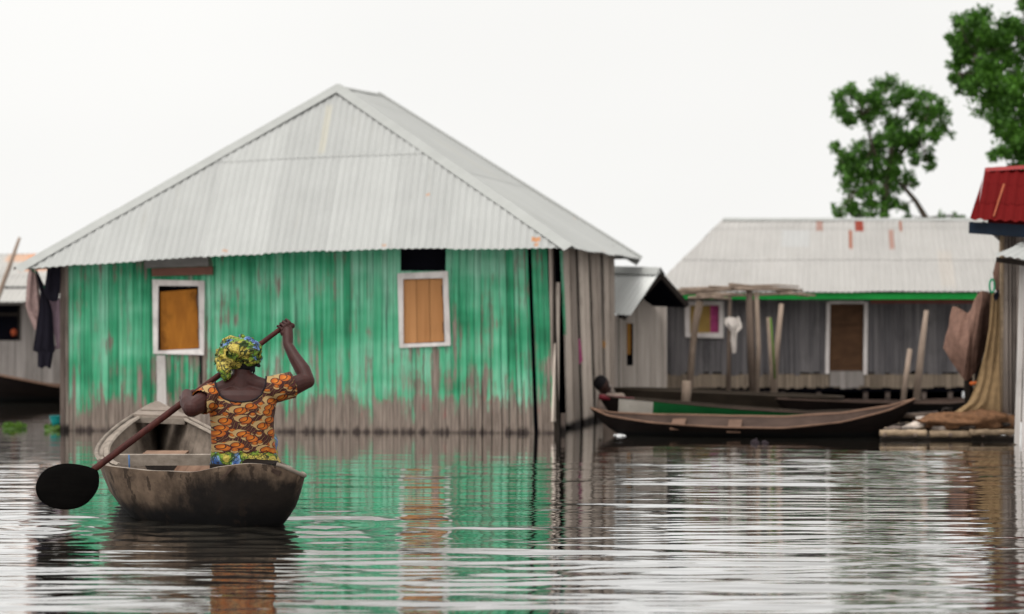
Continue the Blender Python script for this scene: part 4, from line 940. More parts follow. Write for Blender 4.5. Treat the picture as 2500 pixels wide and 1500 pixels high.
for k, (u, v, Y, L, m_) in enumerate(((2205, 1040, 25.1, 60, 'dark_wood'), (2262, 1034, 25.0, 70, 'post'), (2340, 1047, 24.85, 80, 'dark_wood'), (2300, 1049, 24.8, 46, 'grey_boards'), (2408, 1048, 24.9, 60, 'dark_wood'), (2180, 1046, 24.9, 40, 'post'), (2440, 1040, 24.95, 50, 'dark_wood'), (2230, 1014, 25.5, 90, 'stick_dark'), (2300, 1020, 25.5, 60, 'dark_wood'))):
    mb = MB(); mb.tube([P(u-L/2, v+rnd(-4, 4), Y+rnd(-0.2, 0.2)), P(u, v+rnd(-3, 3), Y), P(u+L/2, v+rnd(-5, 5), Y+rnd(-0.2, 0.2))], [0.02, 0.03, 0.018], 7); mb.build('branch', MT[m_], bp)
mb = MB(); mb.ball(P(2312, 1004, 25.6), (0.06, 0.05, 0.04)); mb.tube([P(2305, 1001, 25.55), P(2325, 998, 25.6)], 0.018, 6); o = mb.build('clay_pot', MT['dark_wood']); tag(o, 'small dark pot lying behind the net heap', 'pot'); settle(o, P(2312, 1012, 25.6))
# coil and bag on the wall corner
mb = MB(); mb.tube([P(2422+6*math.cos(a_)-a_*0.0, 698+16*math.sin(a_), 24.95) for a_ in [i*0.35 for i in range(19)]], 0.010, 6); o = mb.build('rope_coil', MT['rope_green']); tag(o, 'green rope coil hung at the corner of the reed wall', 'rope'); settle(o, P(2422, 714, 24.95))
cloth('bag', 'brown sack hung from the tin roof corner', 'bag', [(630, 2434, 2442), (665, 2424, 2440), (700, 2428, 2440), (725, 2436, 2440)], 25.0, 'net_brown', 0.03, 1, 0.1)
cloth('rag', 'black rag knotted below the green rope coil', 'cloth', [(708, 2436, 2440), (722, 2424, 2440), (734, 2428, 2436)], 24.93, 'cloth_black', 0.02, 1, 0.7)

# floating things
def leafclump(name, label, cat, pts, Y, n, size, mat_, hgt):
    m_ = MB()
    for _ in range(n):
        u = rnd(*pts); yy = Y+rnd(-0.25, 0.25); p = Vector(((u-1250)*yy/F, yy, rnd(0.0, hgt)))
        ax = Vector((rnd(-1, 1), rnd(-1, 1), rnd(0.2, 1.2))).normalized(); sd_ = ax.cross(Vector((rnd(-1, 1), rnd(-1, 1), rnd(-1, 1)))).normalized(); s = size*rnd(0.6, 1.3)
        m_.add([p, p+ax*s*0.5+sd_*s*0.4, p+ax*s, p+ax*s*0.5-sd_*s*0.4], [[0, 1, 2, 3]])
    m_.tube([Vector(((pts[0]-1250)*Y/F, Y, 0.0)), Vector(((pts[1]-1250)*Y/F, Y, 0.01))], 0.03, 8)
    m_.ball(Vector((((pts[0]+pts[1])/2-1250)*Y/F, Y, 0.0)), ((pts[1]-pts[0])/2*Y/F, 0.27, 0.022))
    o = m_.build(name, MT[mat_]); tag(o, label, cat); settle(o, Vector((((pts[0]+pts[1])/2-1250)*Y/F, Y, 0))); return o
leafclump('water_hyacinth', 'leafy floating hyacinth clump at the far left on the water', 'plant', (12, 62), 26.9, 110, 0.055, 'leaf_w', 0.02)
leafclump('water_hyacinth', 'small floating hyacinth clump by the green house corner', 'plant', (112, 150), 26.6, 60, 0.045, 'leaf_w', 0.03)
mb = MB(); mb.tube([P(-15, 1046, 27.2), P(25, 1037, 27.2), P(60, 1038, 27.2)], [0.02, 0.035, 0.015], 7); o = mb.build('driftwood', MT['dark_wood']); tag(o, 'dark driftwood floating behind the left hyacinth clump', 'driftwood'); settle(o, (o.data.vertices[0].co.x, 27.2, 0))
mb = MB(); bx = P(140, 1046, 26.75); prof = [(0.015, 0.0), (0.045, 0.01), (0.075, 0.09), (0.085, 0.135), (0.092, 0.14), (0.08, 0.132), (0.04, 0.03), (0.002, 0.02)]
mb.grid([[Vector((bx.x+r_*math.cos(k*0.3307), bx.y+r_*math.sin(k*0.3307), z_)) for k in range(19)] for r_, z_ in prof], closed=True)
o = mb.build('basin', MT['teal']); tag(o, 'teal plastic basin floating beside the green house corner', 'basin'); settle(o, (bx.x, bx.y, 0))
mb = MB(); 
for (u, v, s) in ((1844, 1082, 0.055), (1868, 1086, 0.045)):
    p = P(u, v, 24.3); p.z = 0.0; mb.ball(p+Vector((0, 0, -0.005)), (s*0.95, s, s*0.75), rot=Matrix.Rotation(0.5, 3, 'Y'))
mb.tube([P(1844, 1090, 24.3), P(1845, 1078, 24.3), P(1847, 1070, 24.3)], [0.025, 0.018, 0.008], 6); mb.tube([P(1845, 1089, 24.3), P(1868, 1088, 24.3)], 0.02, 6)
o = mb.build('driftwood', MT['trim']); tag(o, 'small dark knotty snag poking out before the black canoe', 'driftwood'); settle(o, (P(1856, 1090, 24.3).x, 24.3, 0))
mb = MB(); rows = [[P(lerp(1500, 1526, i/10)+2*math.sin(j), 1052, 25.5)+Vector((0, (j-3)*0.05, 0)) for i in range(11)] for j in range(7)]
for j, r_ in enumerate(rows):
    for i, p in enumerate(r_): p.z = 0.004+0.012*max(0, math.sin(i/10*3.14))*max(0, math.sin(j/6*3.14))+0.01*mn.noise((i*0.5, j*0.7, 0))
mb.grid(rows); o = mb.build('plastic_scrap', MT['white_scrap']); tag(o, 'white plastic scrap floating under the black canoe bow', 'litter'); settle(o, (P(1512, 1052, 25.5).x, 25.5, 0))

# ================================================================== trees
def tree(label, Y, clumps, trunk, leaf, n_per, extra=(), seed=1, base=None):
    random.seed(seed)
    base = base or trunk[-1]
    root = thing('tree', label, 'tree', (P(base[0], base[1], Y).x, Y, 0.0))
    m_ = MB()
    px = Y/F
    for (u, v, r_) in clumps:
        c_ = P(u, v, Y+rnd(-0.25, 0.25)); R0 = r_*px*1.28
        nl = int(n_per*(r_/30)**2)
        subs = [c_+Vector((rnd(-1, 1), rnd(-1, 1), rnd(-1, 1))).normalized()*R0*rnd(0.2, 0.95) for _ in range(max(4, int(r_/4)))]
        for _ in range(nl):
            s_ = random.choice(subs); rr = R0*0.42
            d = Vector((random.gauss(0, 1), random.gauss(0, 1), random.gauss(0, 1))); p = s_+d*rr*0.48
            ax = Vector((random.gauss(0, 1), random.gauss(0, 1), random.gauss(0, 1)-0.4)).normalized()
            sd_ = ax.cross(Vector((rnd(-1, 1), rnd(-1, 1), rnd(-1, 1)))).normalized(); L = leaf*rnd(0.45, 1.6)
            m_.add([p, p+ax*L*0.45+sd_*L*0.27, p+ax*L, p+ax*L*0.45-sd_*L*0.27], [[0, 1, 2, 3]])
    m_.build('crown', MT['leaf'], root)
    m_ = MB()
    m_.tube([P(u, v, Y) for u, v, _ in trunk], [w_*px for _, _, w_ in trunk], 9)
    tp = [P(u, v, Y) for u, v, _ in trunk]+[P(u, v, Y+0.05) for b_ in extra for u, v, _ in b_]
    for (u, v, r_) in clumps:
        c_ = P(u, v, Y+rnd(-0.2, 0.2)); q_ = min(tp, key=lambda t: (t-c_).length)
        if (q_-c_).length > 0.03: m_.tube([q_, q_.lerp(c_, 0.5)+Vector((rnd(-1, 1), rnd(-1, 1), rnd(-1, 1)))*0.04, c_], [0.016, 0.011, 0.005], 5)
    for br_ in extra: m_.tube([P(u, v, Y+0.05) for u, v, _ in br_], [w_*px for _, _, w_ in br_], 7)
    m_.build('trunk', MT['bark'], root)
    random.seed(seed+100)
    return root
cl = [(2060, 235, 26), (2085, 225, 20), (2052, 265, 24), (2066, 292, 20), (2130, 232, 26), (2165, 212, 26), (2190, 232, 26), (2150, 262, 30), (2110, 262, 22), (2232, 245, 26), (2262, 248, 28), (2288, 260, 24), (2292, 290, 24),
      (2250, 285, 24), (2215, 275, 20), (2120, 295, 26), (2180, 300, 26), (2245, 318, 26), (2285, 325, 20), (2165, 335, 30), (2205, 340, 28), (2130, 345, 24), (2115, 385, 28), (2075, 378, 24), (2058, 400, 26), (2040, 352, 12), (2032, 362, 8),
      (2090, 405, 28), (2150, 380, 28), (2190, 375, 26), (2235, 355, 26), (2260, 380, 20), (2268, 405, 14), (2235, 390, 20), (2080, 440, 26), (2120, 430, 30), (2160, 425, 26), (2200, 420, 22), (2215, 440, 14), (2085, 475, 18), (2125, 475, 26), (2165, 465, 26), (2070, 505, 22), (2050, 520, 20), (2095, 520, 18), (2140, 510, 26), (2168, 500, 18), (2190, 495, 16), (2205, 505, 10), (2230, 445, 10), (2325, 328, 7), (2318, 322, 5)]
tree('small open-crowned tree behind the blue-grey house roof', 36.6, cl, [(2185, 300, 4), (2172, 400, 7), (2160, 480, 10), (2158, 560, 13), (2156, 1000, 18)], 0.058, 560,
     [[(2160, 420, 5), (2205, 455, 5), (2235, 490, 6), (2262, 535, 8), (2290, 640, 9)], [(2165, 440, 5), (2130, 360, 4), (2110, 280, 2)], [(2170, 410, 5), (2240, 330, 4), (2270, 270, 2)], [(2160, 470, 5), (2100, 430, 4), (2045, 370, 2)]], seed=3)
cl2 = [(2345, 60, 22), (2375, 45, 26), (2400, 55, 28), (2345, 95, 30), (2325, 88, 16), (2385, 100, 38), (2430, 75, 32), (2465, 65, 28), (2490, 90, 36), (2440, 120, 40), (2345, 140, 24), (2330, 165, 16), (2375, 155, 34), (2420, 170, 40), (2470, 150, 40), (2350, 195, 26), (2330, 188, 12), (2385, 215, 34), (2435, 225, 40), (2485, 210, 40),
       (2415, 255, 30), (2460, 270, 38), (2500, 280, 40), (2440, 300, 26), (2475, 330, 34), (2510, 340, 36), (2460, 362, 22), (2430, 375, 18), (2420, 385, 12), (2490, 385, 26), (2520, 400, 30), (2540, 100, 45), (2560, 180, 50), (2560, 280, 50), (2600, 200, 50), (2555, 40, 36), (2500, 10, 16), (2490, -5, 14), (2510, 40, 14), (2620, 100, 50), (2600, 330, 45), (2570, 380, 40), (2325, 192, 9)]
tree('tall leafy tree leaning in at the right edge above the red roof', 34.6, cl2, [(2520, 120, 8), (2535, 260, 14), (2550, 420, 20), (2556, 1000, 26)], 0.062, 560,
     [[(2535, 300, 8), (2450, 220, 5), (2380, 130, 3)], [(2535, 280, 8), (2440, 180, 4), (2340, 180, 2)], [(2545, 380, 8), (2480, 360, 5), (2430, 380, 2)]], seed=5)
tree('low bush top just showing over the blue-grey house roof', 37.5, [(2218, 527, 7), (2300, 528, 8), (2330, 527, 7), (2340, 534, 9), (2280, 534, 7)], [(2300, 530, 3), (2300, 700, 6), (2300, 985, 8)], 0.06, 700, seed=8)

# ================================================================== the paddler's boat
random.seed(21)
boat = thing('dugout_boat', 'broad worn wooden boat carrying the paddling woman', 'boat', (-2.2, 17.2, 0))
GL = [P(381, 988, 20.75), P(371, 989, 20.6), P(336, 1010, 19.95), P(298, 1034, 19.2), P(264, 1062, 18.55), P(242, 1088, 17.9), P(236, 1110, 17.25), P(245, 1127, 16.8), P(266, 1138, 16.55),
      P(330, 1146, 16.32), P(400, 1151, 16.15), P(470, 1152, 16.02), P(540, 1140, 15.92), P(610, 1131, 15.85), P(675, 1138, 15.86), P(720, 1156, 15.9), P(743, 1166, 16.0),
      P(738, 1160, 16.2), P(712, 1148, 16.5), P(672, 1128, 16.9), P(625, 1104, 17.45), P(570, 1077, 18.15), P(516, 1050, 18.9), P(470, 1027, 19.5), P(425, 1006, 20.15), P(394, 990, 20.62)]
sp0 = [(15.85, -1.86), (16.5, -1.95), (17.2, -2.1), (18, -2.35), (19, -2.62), (20, -2.85), (20.75, -3.0)]
def spine(y): y = min(20.6, max(16.55, y)); return Vector((interp(y, sp0), y, 0))
def catm(P4, t):
    a, b, c, d = P4
    return 0.5*((2*b)+(c-a)*t+(2*a-5*b+4*c-d)*t*t+(3*b-a-3*c+d)*t*t*t)
N = len(GL); loop = []
for i in range(N):
    for k in range(6): loop.append(catm((GL[i-1], GL[i], GL[(i+1) % N], GL[(i+2) % N]), k/6))
cen = []
for p in loop:
    c_ = spine(p.y+(0.0 if p.y > 16.9 else 0.35*(16.9-p.y)))
    cen.append(c_)
def ring(a_, zf, jit=0.0, absr=None):
    out_ = []
    for i, (p, c_) in enumerate(zip(loop, cen)):
        d = Vector((c_.x-p.x, c_.y-p.y, 0)); L = d.length
        aa = a_ if absr is None else min(0.9, absr/max(L, 0.05))
        q = Vector((p.x, p.y, 0))+d*aa
        q.z = zf(p.z)+jit*mn.noise((p.x*4, p.y*4, zf(p.z)*6)); out_.append(q)
    return out_
def close(r): return r
out_r = [ring(0.0, lambda z: z, 0.006), ring(0.02, lambda z: z*0.86, 0.01), ring(0.05, lambda z: z*0.66, 0.014), ring(0.10, lambda z: z*0.42, 0.014), ring(0.18, lambda z: z*0.18, 0.012), ring(0.28, lambda z: -0.02), ring(0.45, lambda z: -0.09), ring(1.0, lambda z: -0.12)]
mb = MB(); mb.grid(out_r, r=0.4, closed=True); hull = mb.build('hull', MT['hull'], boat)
in_r = [ring(0, lambda z: z, 0.006, absr=0.045), ring(0, lambda z: z*0.8, 0, absr=0.06), ring(0, lambda z: z*0.5, 0, absr=0.10), ring(0, lambda z: 0.10, 0, absr=0.17), ring(0, lambda z: 0.07, 0, absr=0.26), ring(1.0, lambda z: 0.065)]
mb = MB(); mb.grid(in_r, r=0.5, closed=True); mb.build('inside', MT['hull_in'], boat)
mb = MB(); mb.grid([out_r[0], in_r[0]], r=0.6, closed=True, sm=False); mb.build('gunwale', MT['rail'], boat)
per = 6
def railpts(i0, i1, ins, dz):
    r = ring(0, lambda z: z, 0, absr=ins); return [r[i]+Vector((0, 0, dz)) for i in range(i0*per, i1*per+1)]
for (i0, i1, ins, w_) in ((1, 7, 0.0, 0.016), (1, 8, 0.07, 0.022), (18, 25, 0.0, 0.014), (19, 25, 0.06, 0.02)):
    mb = MB(); mb.tube(railpts(i0, i1, ins, 0.008), [(w_, 0.012)]*((i1-i0)*per+1), 6, sm=False, up=(0, 0, 1)); mb.build('rail', MT['rail'], boat)
mb = MB(); mb.tube(railpts(14, 17, 0.0, 0.012), [(0.013+0.006*mn.noise((i*0.9, 0, 0)), 0.014) for i in range(3*per+1)], 6); mb.build('rail', MT['rail'], boat, label='short pale worn rail at the stern corner')
# bow deck: two planks and the beam under its edge
i_in = ring(0, lambda z: z, 0, absr=0.03)
L_, R_ = [i_in[k*per] for k in (1, 2)], [i_in[k*per] for k in (25, 24)]
yd = 19.55
def side_at(y, left):
    rng_ = range(0, 8*per) if left else range(18*per, N*per)
    k = min(rng_, key=lambda i: abs(loop[i].y-y)); return i_in[k]
for y0, y1 in ((yd, 19.88), (19.89, 20.24), (20.25, 20.66)):
    mb = MB(); dz = Vector((0, 0, 0.012+rnd(-0.003, 0.003)))
    mb.prism([side_at(y0, True)+dz, side_at(y0, False)+dz, side_at(y1, False)+dz, side_at(y1, True)+dz], (0, 0, 0.02)); mb.build('bow_deck', MT['deck'], boat)
mb = MB(); mb.beam(side_at(yd, True)+Vector((0.02, -0.02, -0.008)), side_at(yd, False)+Vector((-0.02, -0.02, -0.008)), 0.05, 0.045); mb.build('deck_beam', MT['rail'], boat)
def xbeam(name, y0, v, w_, d_, mat_, dz=0.0, inset=0.0):
    a_, b_ = side_at(y0, True).copy(), side_at(y0, False).copy(); z = min(a_.z, b_.z)+dz; a_.z = b_.z = z
    t = (b_-a_).normalized(); mb = MB(); mb.beam(a_+t*inset, b_-t*inset, w_, d_); return mb.build(name, MT[mat_], boat)
xbeam('crossbeam', 17.25, 0, 0.10, 0.075, 'rail', -0.03, -0.02)
# plank seat and ribs farther in
a_, b_ = side_at(18.7, True), side_at(18.7, False); t = (b_-a_).normalized()
mb = MB(); q = [a_+t*0.22, b_-t*0.22]; z0, z1 = 0.26, 0.10
mb.prism([Vector((q[0].x, 18.55, 0.27)), Vector((q[1].x, 18.55, 0.27)), Vector((q[1].x-0.10, 18.5, 0.09)), Vector((q[0].x+0.10, 18.5, 0.09))], (0, 0.025, 0)); mb.build('rib', MT['dark_wood'], boat)
mb = MB(); mb.prism([Vector((q[0].x, 18.54, 0.272)), Vector((q[1].x, 18.54, 0.272)), Vector((q[1].x, 18.85, 0.285)), Vector((q[0].x, 18.85, 0.285))], (0, 0, 0.02)); mb.build('seat', MT['rust_board'], boat)
mb = MB(); mb.prism([Vector((q[1].x+0.01, 18.5, 0.265)), Vector((side_at(17.8, False).x-0.16, 17.8, 0.26)), Vector((side_at(17.8, False).x-0.32, 17.75, 0.08)), Vector((q[1].x-0.12, 18.45, 0.08))], (0.0, 0.0, 0.02)); mb.build('side_board', MT['rust_board'], boat)
mb = MB(); p0 = spine(16.9); mb.prism([p0+Vector((-0.06, 0.05, 0.24)), p0+Vector((0.14, 0.05, 0.24)), p0+Vector((0.04, -0.02, 0.085))], (0, 0.03, 0)); mb.build('knee', MT['rust_board'], boat)
mb = MB(); c_ = side_at(17.2, True)+Vector((0.2, -0.04, 0)); mb.tube([c_+Vector((0, 0, 0.01)), c_+Vector((0.005, -0.01, -0.08)), c_+Vector((0.0, 0.0, -0.16))], 0.006, 6); mb.build('twine', MT['blue_line'], boat)
# stern seat the woman sits on, with its raised edge
mb = MB(); sq = [P(512, 1140, 16.35), P(690, 1140, 16.35), P(684, 1138, 16.75), P(520, 1138, 16.75)]
for p in sq: p.z = 0.352
mb.prism(sq, (0, 0, 0.03)); mb.build('stern_seat', MT['dark_wood'], boat)
mb = MB()
mb.prism([P(590, 1128, 15.95), P(668, 1133, 15.95), P(660, 1149, 15.9), P(606, 1148, 15.9)], (0, 0.30, 0.0)); mb.build('stern_block', MT['canoe_dark'], boat)
mb = MB(); mb.prism([P(563, 1141, 15.86), P(573, 1141, 15.86), P(544, 1170, 15.88), P(536, 1172, 15.88)], (0, 0.03, 0)); mb.build('stern_brace', MT['canoe_in'], boat)
mb = MB(); mb.prism([P(664, 1143, 15.84), P(686, 1152, 15.84), P(680, 1164, 15.86), P(662, 1152, 15.86)], (0, 0.03, 0)); mb.build('stern_brace', MT['canoe_in'], boat)

# ================================================================== the paddle
pa, pb = P(708, 786, 16.86), P(214, 1158, 16.2)
pad = thing('paddle', 'long wooden paddle with a round black blade held across the boat', 'paddle', pb)
mb = MB(); pts = [pa.lerp(pb, i/20) for i in range(21)]
mb.tube(pts, [0.0165+0.0065*min(1, i/12)+0.0008*mn.noise((i*0.7, 0, 0)) for i in range(21)], 12); mb.build('shaft', MT['paddle'], pad)
ax = (pb-pa).normalized()
ol = [(242, 1166), (238, 1150), (224, 1143), (205, 1137), (180, 1133), (150, 1133), (120, 1142), (100, 1158), (89, 1180), (88, 1200), (97, 1220), (118, 1236), (148, 1244), (180, 1243), (208, 1232), (228, 1212), (240, 1190)]
cen_ = P(165, 1190, 16.1)
def bl(u, v): return P(u, v, 16.18-(u-214)*-0.0012+(v-1158)*-0.0003)
oo = []
for i in range(len(ol)):
    for k in range(4):
        a_ = catm([Vector(ol[(i+j-1) % len(ol)]) for j in range(4)], k/4); oo.append(a_)
g = []; nn = Vector((0.1, -1, 0.15)).normalized(); uc, vc = 165, 1188
for fr_, th_ in ((1.0, 0.004), (0.97, 0.008), (0.7, 0.012), (0.35, 0.016), (0.0, 0.018)):
    g.append([bl(uc+(q.x-uc)*fr_, vc+(q.y-vc)*fr_)+nn*th_ for q in oo])
gb = [[bl(uc+(q.x-uc)*fr_, vc+(q.y-vc)*fr_)-nn*th_ for q in oo] for fr_, th_ in ((1.0, 0.004), (0.97, 0.008), (0.7, 0.012), (0.0, 0.016))]
mb = MB(); mb.grid(g, closed=True); mb.grid(gb, closed=True); mb.grid([g[0], gb[0]], closed=True); mb.build('blade', MT['paddle_blade'], pad)

# ================================================================== the woman
YT = 16.5
wm = thing('person', 'woman in an orange oval-print blouse and printed headscarf paddling from the stern, seen from behind', 'person', P(598, 1138, YT))
px = YT/F
def loft(mb, secs, n=28, y=YT):          # secs: (v, uc, hw px, depth m, dy)
    rows = []
    for (v, uc, hw, dp, dy) in secs:
        row = []
        for k in range(n):
            a_ = 2*math.pi*k/n; ca, sa = math.cos(a_), math.sin(a_)
            e = 0.86
            row.append(P(uc, v, y)+Vector((hw*px*math.copysign(abs(ca)**e, ca), dy+dp*math.copysign(abs(sa)**e, sa), 0)))
        rows.append(row)
    mb.grid(rows, closed=True)
    mb.add(rows[0], [list(range(n))]); mb.add(rows[-1], [list(range(n))])
def capsule(mb, pts, rad, n=14):
    mb.tube(pts, rad, n, cap=True)
    for p, r_ in ((pts[0], rad[0]), (pts[-1], rad[-1])): mb.ball(p, (r_, r_, r_), 12, 8)
torso = [(936, 590, 27, 0.060, 0.02), (945, 590, 44, 0.075, 0.015), (953, 590, 68, 0.092, 0.01), (964, 590, 80, 0.105, 0.005), (985, 590, 81, 0.118, 0), (1010, 591, 76, 0.120, 0), (1040, 592, 73, 0.118, 0), (1075, 593, 73, 0.122, 0.0), (1107, 595, 75, 0.132, 0.005), (1128, 597, 80, 0.15, 0.02), (1140, 598, 80, 0.16, 0.03)]
shR, elR, wrR = P(664, 952, 16.50), P(751, 931, 16.60), P(703, 843, 16.76)
shL, elL, wrL = P(518, 968, 16.48), P(468, 997, 16.30), P(456, 963, 16.46)
mb = MB(); loft(mb, torso)
# neck and head (facing away over the bow, turned a little left)
mb.tube([P(590, 955, 16.51), P(592, 930, 16.515), P(592, 905, 16.53)], [0.082, 0.070, 0.066], 18)
capsule(mb, [P(560, 950, 16.51), P(530, 956, 16.51)], [0.06, 0.055]); capsule(mb, [P(620, 948, 16.51), P(652, 950, 16.51)], [0.06, 0.06])
hc = P(588, 872, 16.55); hrot = Matrix.Rotation(R(14), 3, 'Z')
mb.ball(hc, (0.085, 0.105, 0.120), 22, 16, hrot)
fwd = hrot @ Vector((0, 1, 0)); sid = hrot @ Vector((1, 0, 0)); upv = Vector((0, 0, 1))
mb.ball(hc+fwd*0.045-upv*0.065, (0.062, 0.062, 0.065), 16, 12, hrot)           # jaw and chin
mb.ball(hc+fwd*0.108-upv*0.02, (0.018, 0.018, 0.026), 10, 8, hrot)              # nose
mb.ball(hc+fwd*0.100+upv*0.022, (0.055, 0.012, 0.010), 12, 8, hrot)             # brow
mb.ball(hc+fwd*0.104-upv*0.064, (0.026, 0.012, 0.007), 10, 8, hrot); mb.ball(hc+fwd*0.101-upv*0.077, (0.023, 0.012, 0.007), 10, 8, hrot)
for s_ in (-1, 1): mb.ball(hc+sid*0.086*s_-upv*0.01, (0.012, 0.022, 0.034), 10, 8, hrot)
capsule(mb, [P(590, 926, 16.515), P(562, 942, 16.51), P(530, 953, 16.50)], [0.068, 0.058, 0.05]); capsule(mb, [P(594, 924, 16.515), P(622, 938, 16.51), P(652, 945, 16.50)], [0.068, 0.058, 0.05])
# arms
def mid(a_, b_, t, off=Vector((0, 0, 0))): return a_.lerp(b_, t)+off
capsule(mb, [shR, mid(shR, elR, 0.5, Vector((0, 0, -0.012))), mid(shR, elR, 0.85), elR], [0.078, 0.071, 0.058, 0.049])
capsule(mb, [elR, mid(elR, wrR, 0.3, Vector((0.008, 0, 0))), mid(elR, wrR, 0.65), wrR], [0.049, 0.053, 0.043, 0.033])
capsule(mb, [shL, mid(shL, elL, 0.5), elL], [0.075, 0.068, 0.060])
capsule(mb, [elL, mid(elL, wrL, 0.4, Vector((-0.014, 0, 0))), wrL], [0.060, 0.052, 0.037])
def hand(mb, s0, wrist, flip=1, shaft_r=0.02):
    # a fist closed round the shaft: palm on the wrist side, four fingers wrapped over, thumb across
    c_ = pa+ax*s0; w_ = wrist-c_; w_ = (w_-ax*w_.dot(ax)); w_.normalize(); o_ = ax.cross(w_)*flip
    for k in range(5):
        d = ax*((k-2)*0.020); mb.ball(c_+w_*(shaft_r+0.018)+d+o_*0.004, (0.021, 0.021, 0.021), 10, 8)
    mb.tube([wrist, wrist.lerp(c_+w_*(shaft_r+0.02), 0.55), c_+w_*(shaft_r+0.018)], [0.034, 0.037, 0.036], 14)
    for k, (ln, r_) in enumerate(((0.92, 0.0098), (1.0, 0.0105), (0.97, 0.0100), (0.82, 0.0088))):
        d = ax*((k-1.5)*0.0245); pts_, rs = [], []
        for i in range(10):
            a_ = R(-20+ln*250*i/9); rr = shaft_r+0.010+(0.006 if i < 3 else 0)
            pts_.append(c_+d+(w_*math.cos(a_)+o_*math.sin(a_))*rr*(1.12 if i in (3, 6) else 1.0)); rs.append(r_*(1.12 if i in (0, 3) else 1-0.02*i))
        capsule(mb, pts_, rs, 10)
    pts_ = [c_-ax*0.045*flip*0+ax*0.047+w_*(shaft_r+0.022)-o_*0.005]
    for a_, q in ((-60, 0.040), (-100, 0.030), (-140, 0.018)):
        pts_.append(c_+ax*q+(w_*math.cos(R(a_))+o_*math.sin(R(a_)))*(shaft_r+0.013))
    capsule(mb, pts_, [0.015, 0.0125, 0.0115, 0.010], 10)
Ls = (pb-pa).length
hand(mb, 0.052, wrR, 1, 0.018)
sL_ = Ls*0.512
hand(mb, sL_, wrL, -1, 0.023)
# legs under the wrapper: thighs forward, shins down to the boat floor, feet
fl_z = 0.10
for s_ in (-1, 1):
    hip = Vector((P(598, 0, YT).x+0.10*s_, 16.53, 0.46)); kn = Vector((P(598, 0, YT).x+0.13*s_-0.04, 16.98, 0.50)); an = Vector((kn.x, 17.02, fl_z+0.05))
    capsule(mb, [hip, hip.lerp(kn, 0.5), kn], [0.095, 0.08, 0.06]); capsule(mb, [kn, kn.lerp(an, 0.35), an], [0.058, 0.055, 0.036])
    capsule(mb, [an+Vector((0, -0.03, -0.02)), an+Vector((0, 0.08, -0.025)), an+Vector((0, 0.16, -0.035))], [0.035, 0.032, 0.02])
body = remeshed(mb, 'body', MT['skin'], wm, 0.0042, 2)
for s_ in (-1, 1):
    mb = MB(); mb.ball(hc+fwd*0.097+sid*0.032*s_-upv*0.002, (0.014, 0.010, 0.008)); mb.build('eye', MT['cloth_white'], wm)
# blouse
mb = MB()
loft(mb, [(v, uc, hw+(4.0 if v < 1090 else 4.5), dp+0.014, dy) for v, uc, hw, dp, dy in torso[1:]]+[(1150, 598, 80, 0.16, 0.03)])
capsule(mb, [P(560, 950, 16.51), P(530, 956, 16.51)], [0.071, 0.067]); capsule(mb, [P(620, 948, 16.51), P(652, 948, 16.51)], [0.071, 0.076])
def sleeve(a_, b_, t, r0, r1): capsule(mb, [a_, a_.lerp(b_, t*0.6), a_.lerp(b_, t)], [r0, (r0+r1)/2, r1])
sleeve(shR, elR, 0.80, 0.096, 0.090); sleeve(shL, elL, 0.60, 0.092, 0.087)
shirt = remeshed(mb, 'blouse', MT['shirt'], wm, 0.006, 2)
bm = bmesh.new(); bm.from_mesh(shirt.data); org = origin_of(wm)
dR, dL = (elR-shR).normalized(), (elL-shL).normalized(); cR, cL = shR.lerp(elR, 0.58), shL.lerp(elL, 0.52)
kill = []
for v_ in bm.verts:
    p = v_.co+org; uu = 1250+p.x*F/p.y; vv = VH+(H-p.z)*F/p.y
    e = abs(uu-587)/62.0; nl = interp(e, [(0, 981), (0.35, 979), (0.6, 973), (0.8, 963), (0.92, 950), (0.98, 938), (1.0, 920)])
    if e < 1.0 and vv < nl: kill.append(v_); continue
    if (p-cR).dot(dR) > 0 and uu > 690: kill.append(v_); continue
    if (p-cL).dot(dL) > 0 and uu < 505 and vv < 1040: kill.append(v_); continue
    if vv > 1107+2*math.sin(uu*0.2): kill.append(v_)
bmesh.ops.delete(bm, geom=kill, context='VERTS')
# soft creases of the cloth
for v_ in bm.verts:
    p = v_.co+org; n_ = mn.noise((p.x*9+p.z*5, p.y*5, p.z*11))*0.55+mn.noise((p.x*22-p.z*14, p.y*9, p.z*19))*0.3
    v_.co += v_.normal*0.006*n_
bedge = [e for e in bm.edges if e.is_boundary]
adj = {}
for e in bedge:
    for a_, b_ in ((e.verts[0], e.verts[1]), (e.verts[1], e.verts[0])): adj.setdefault(a_.index, []).append(b_.index)
bm.verts.ensure_lookup_table(); bm.verts.index_update()
adj = {}
for e in bedge:
    a_, b_ = e.verts; adj.setdefault(a_.index, []).append(b_.index); adj.setdefault(b_.index, []).append(a_.index)
cov = {v_.index: v_.co.copy() for v_ in bm.verts if v_.index in adj}
bm.to_mesh(shirt.data); bm.free()
shirt.data.polygons.foreach_set('use_smooth', [True]*len(shirt.data.polygons))
sm_ = shirt.modifiers.new('thick', 'SOLIDIFY'); sm_.thickness = 0.004; sm_.offset = -1
seen = set()
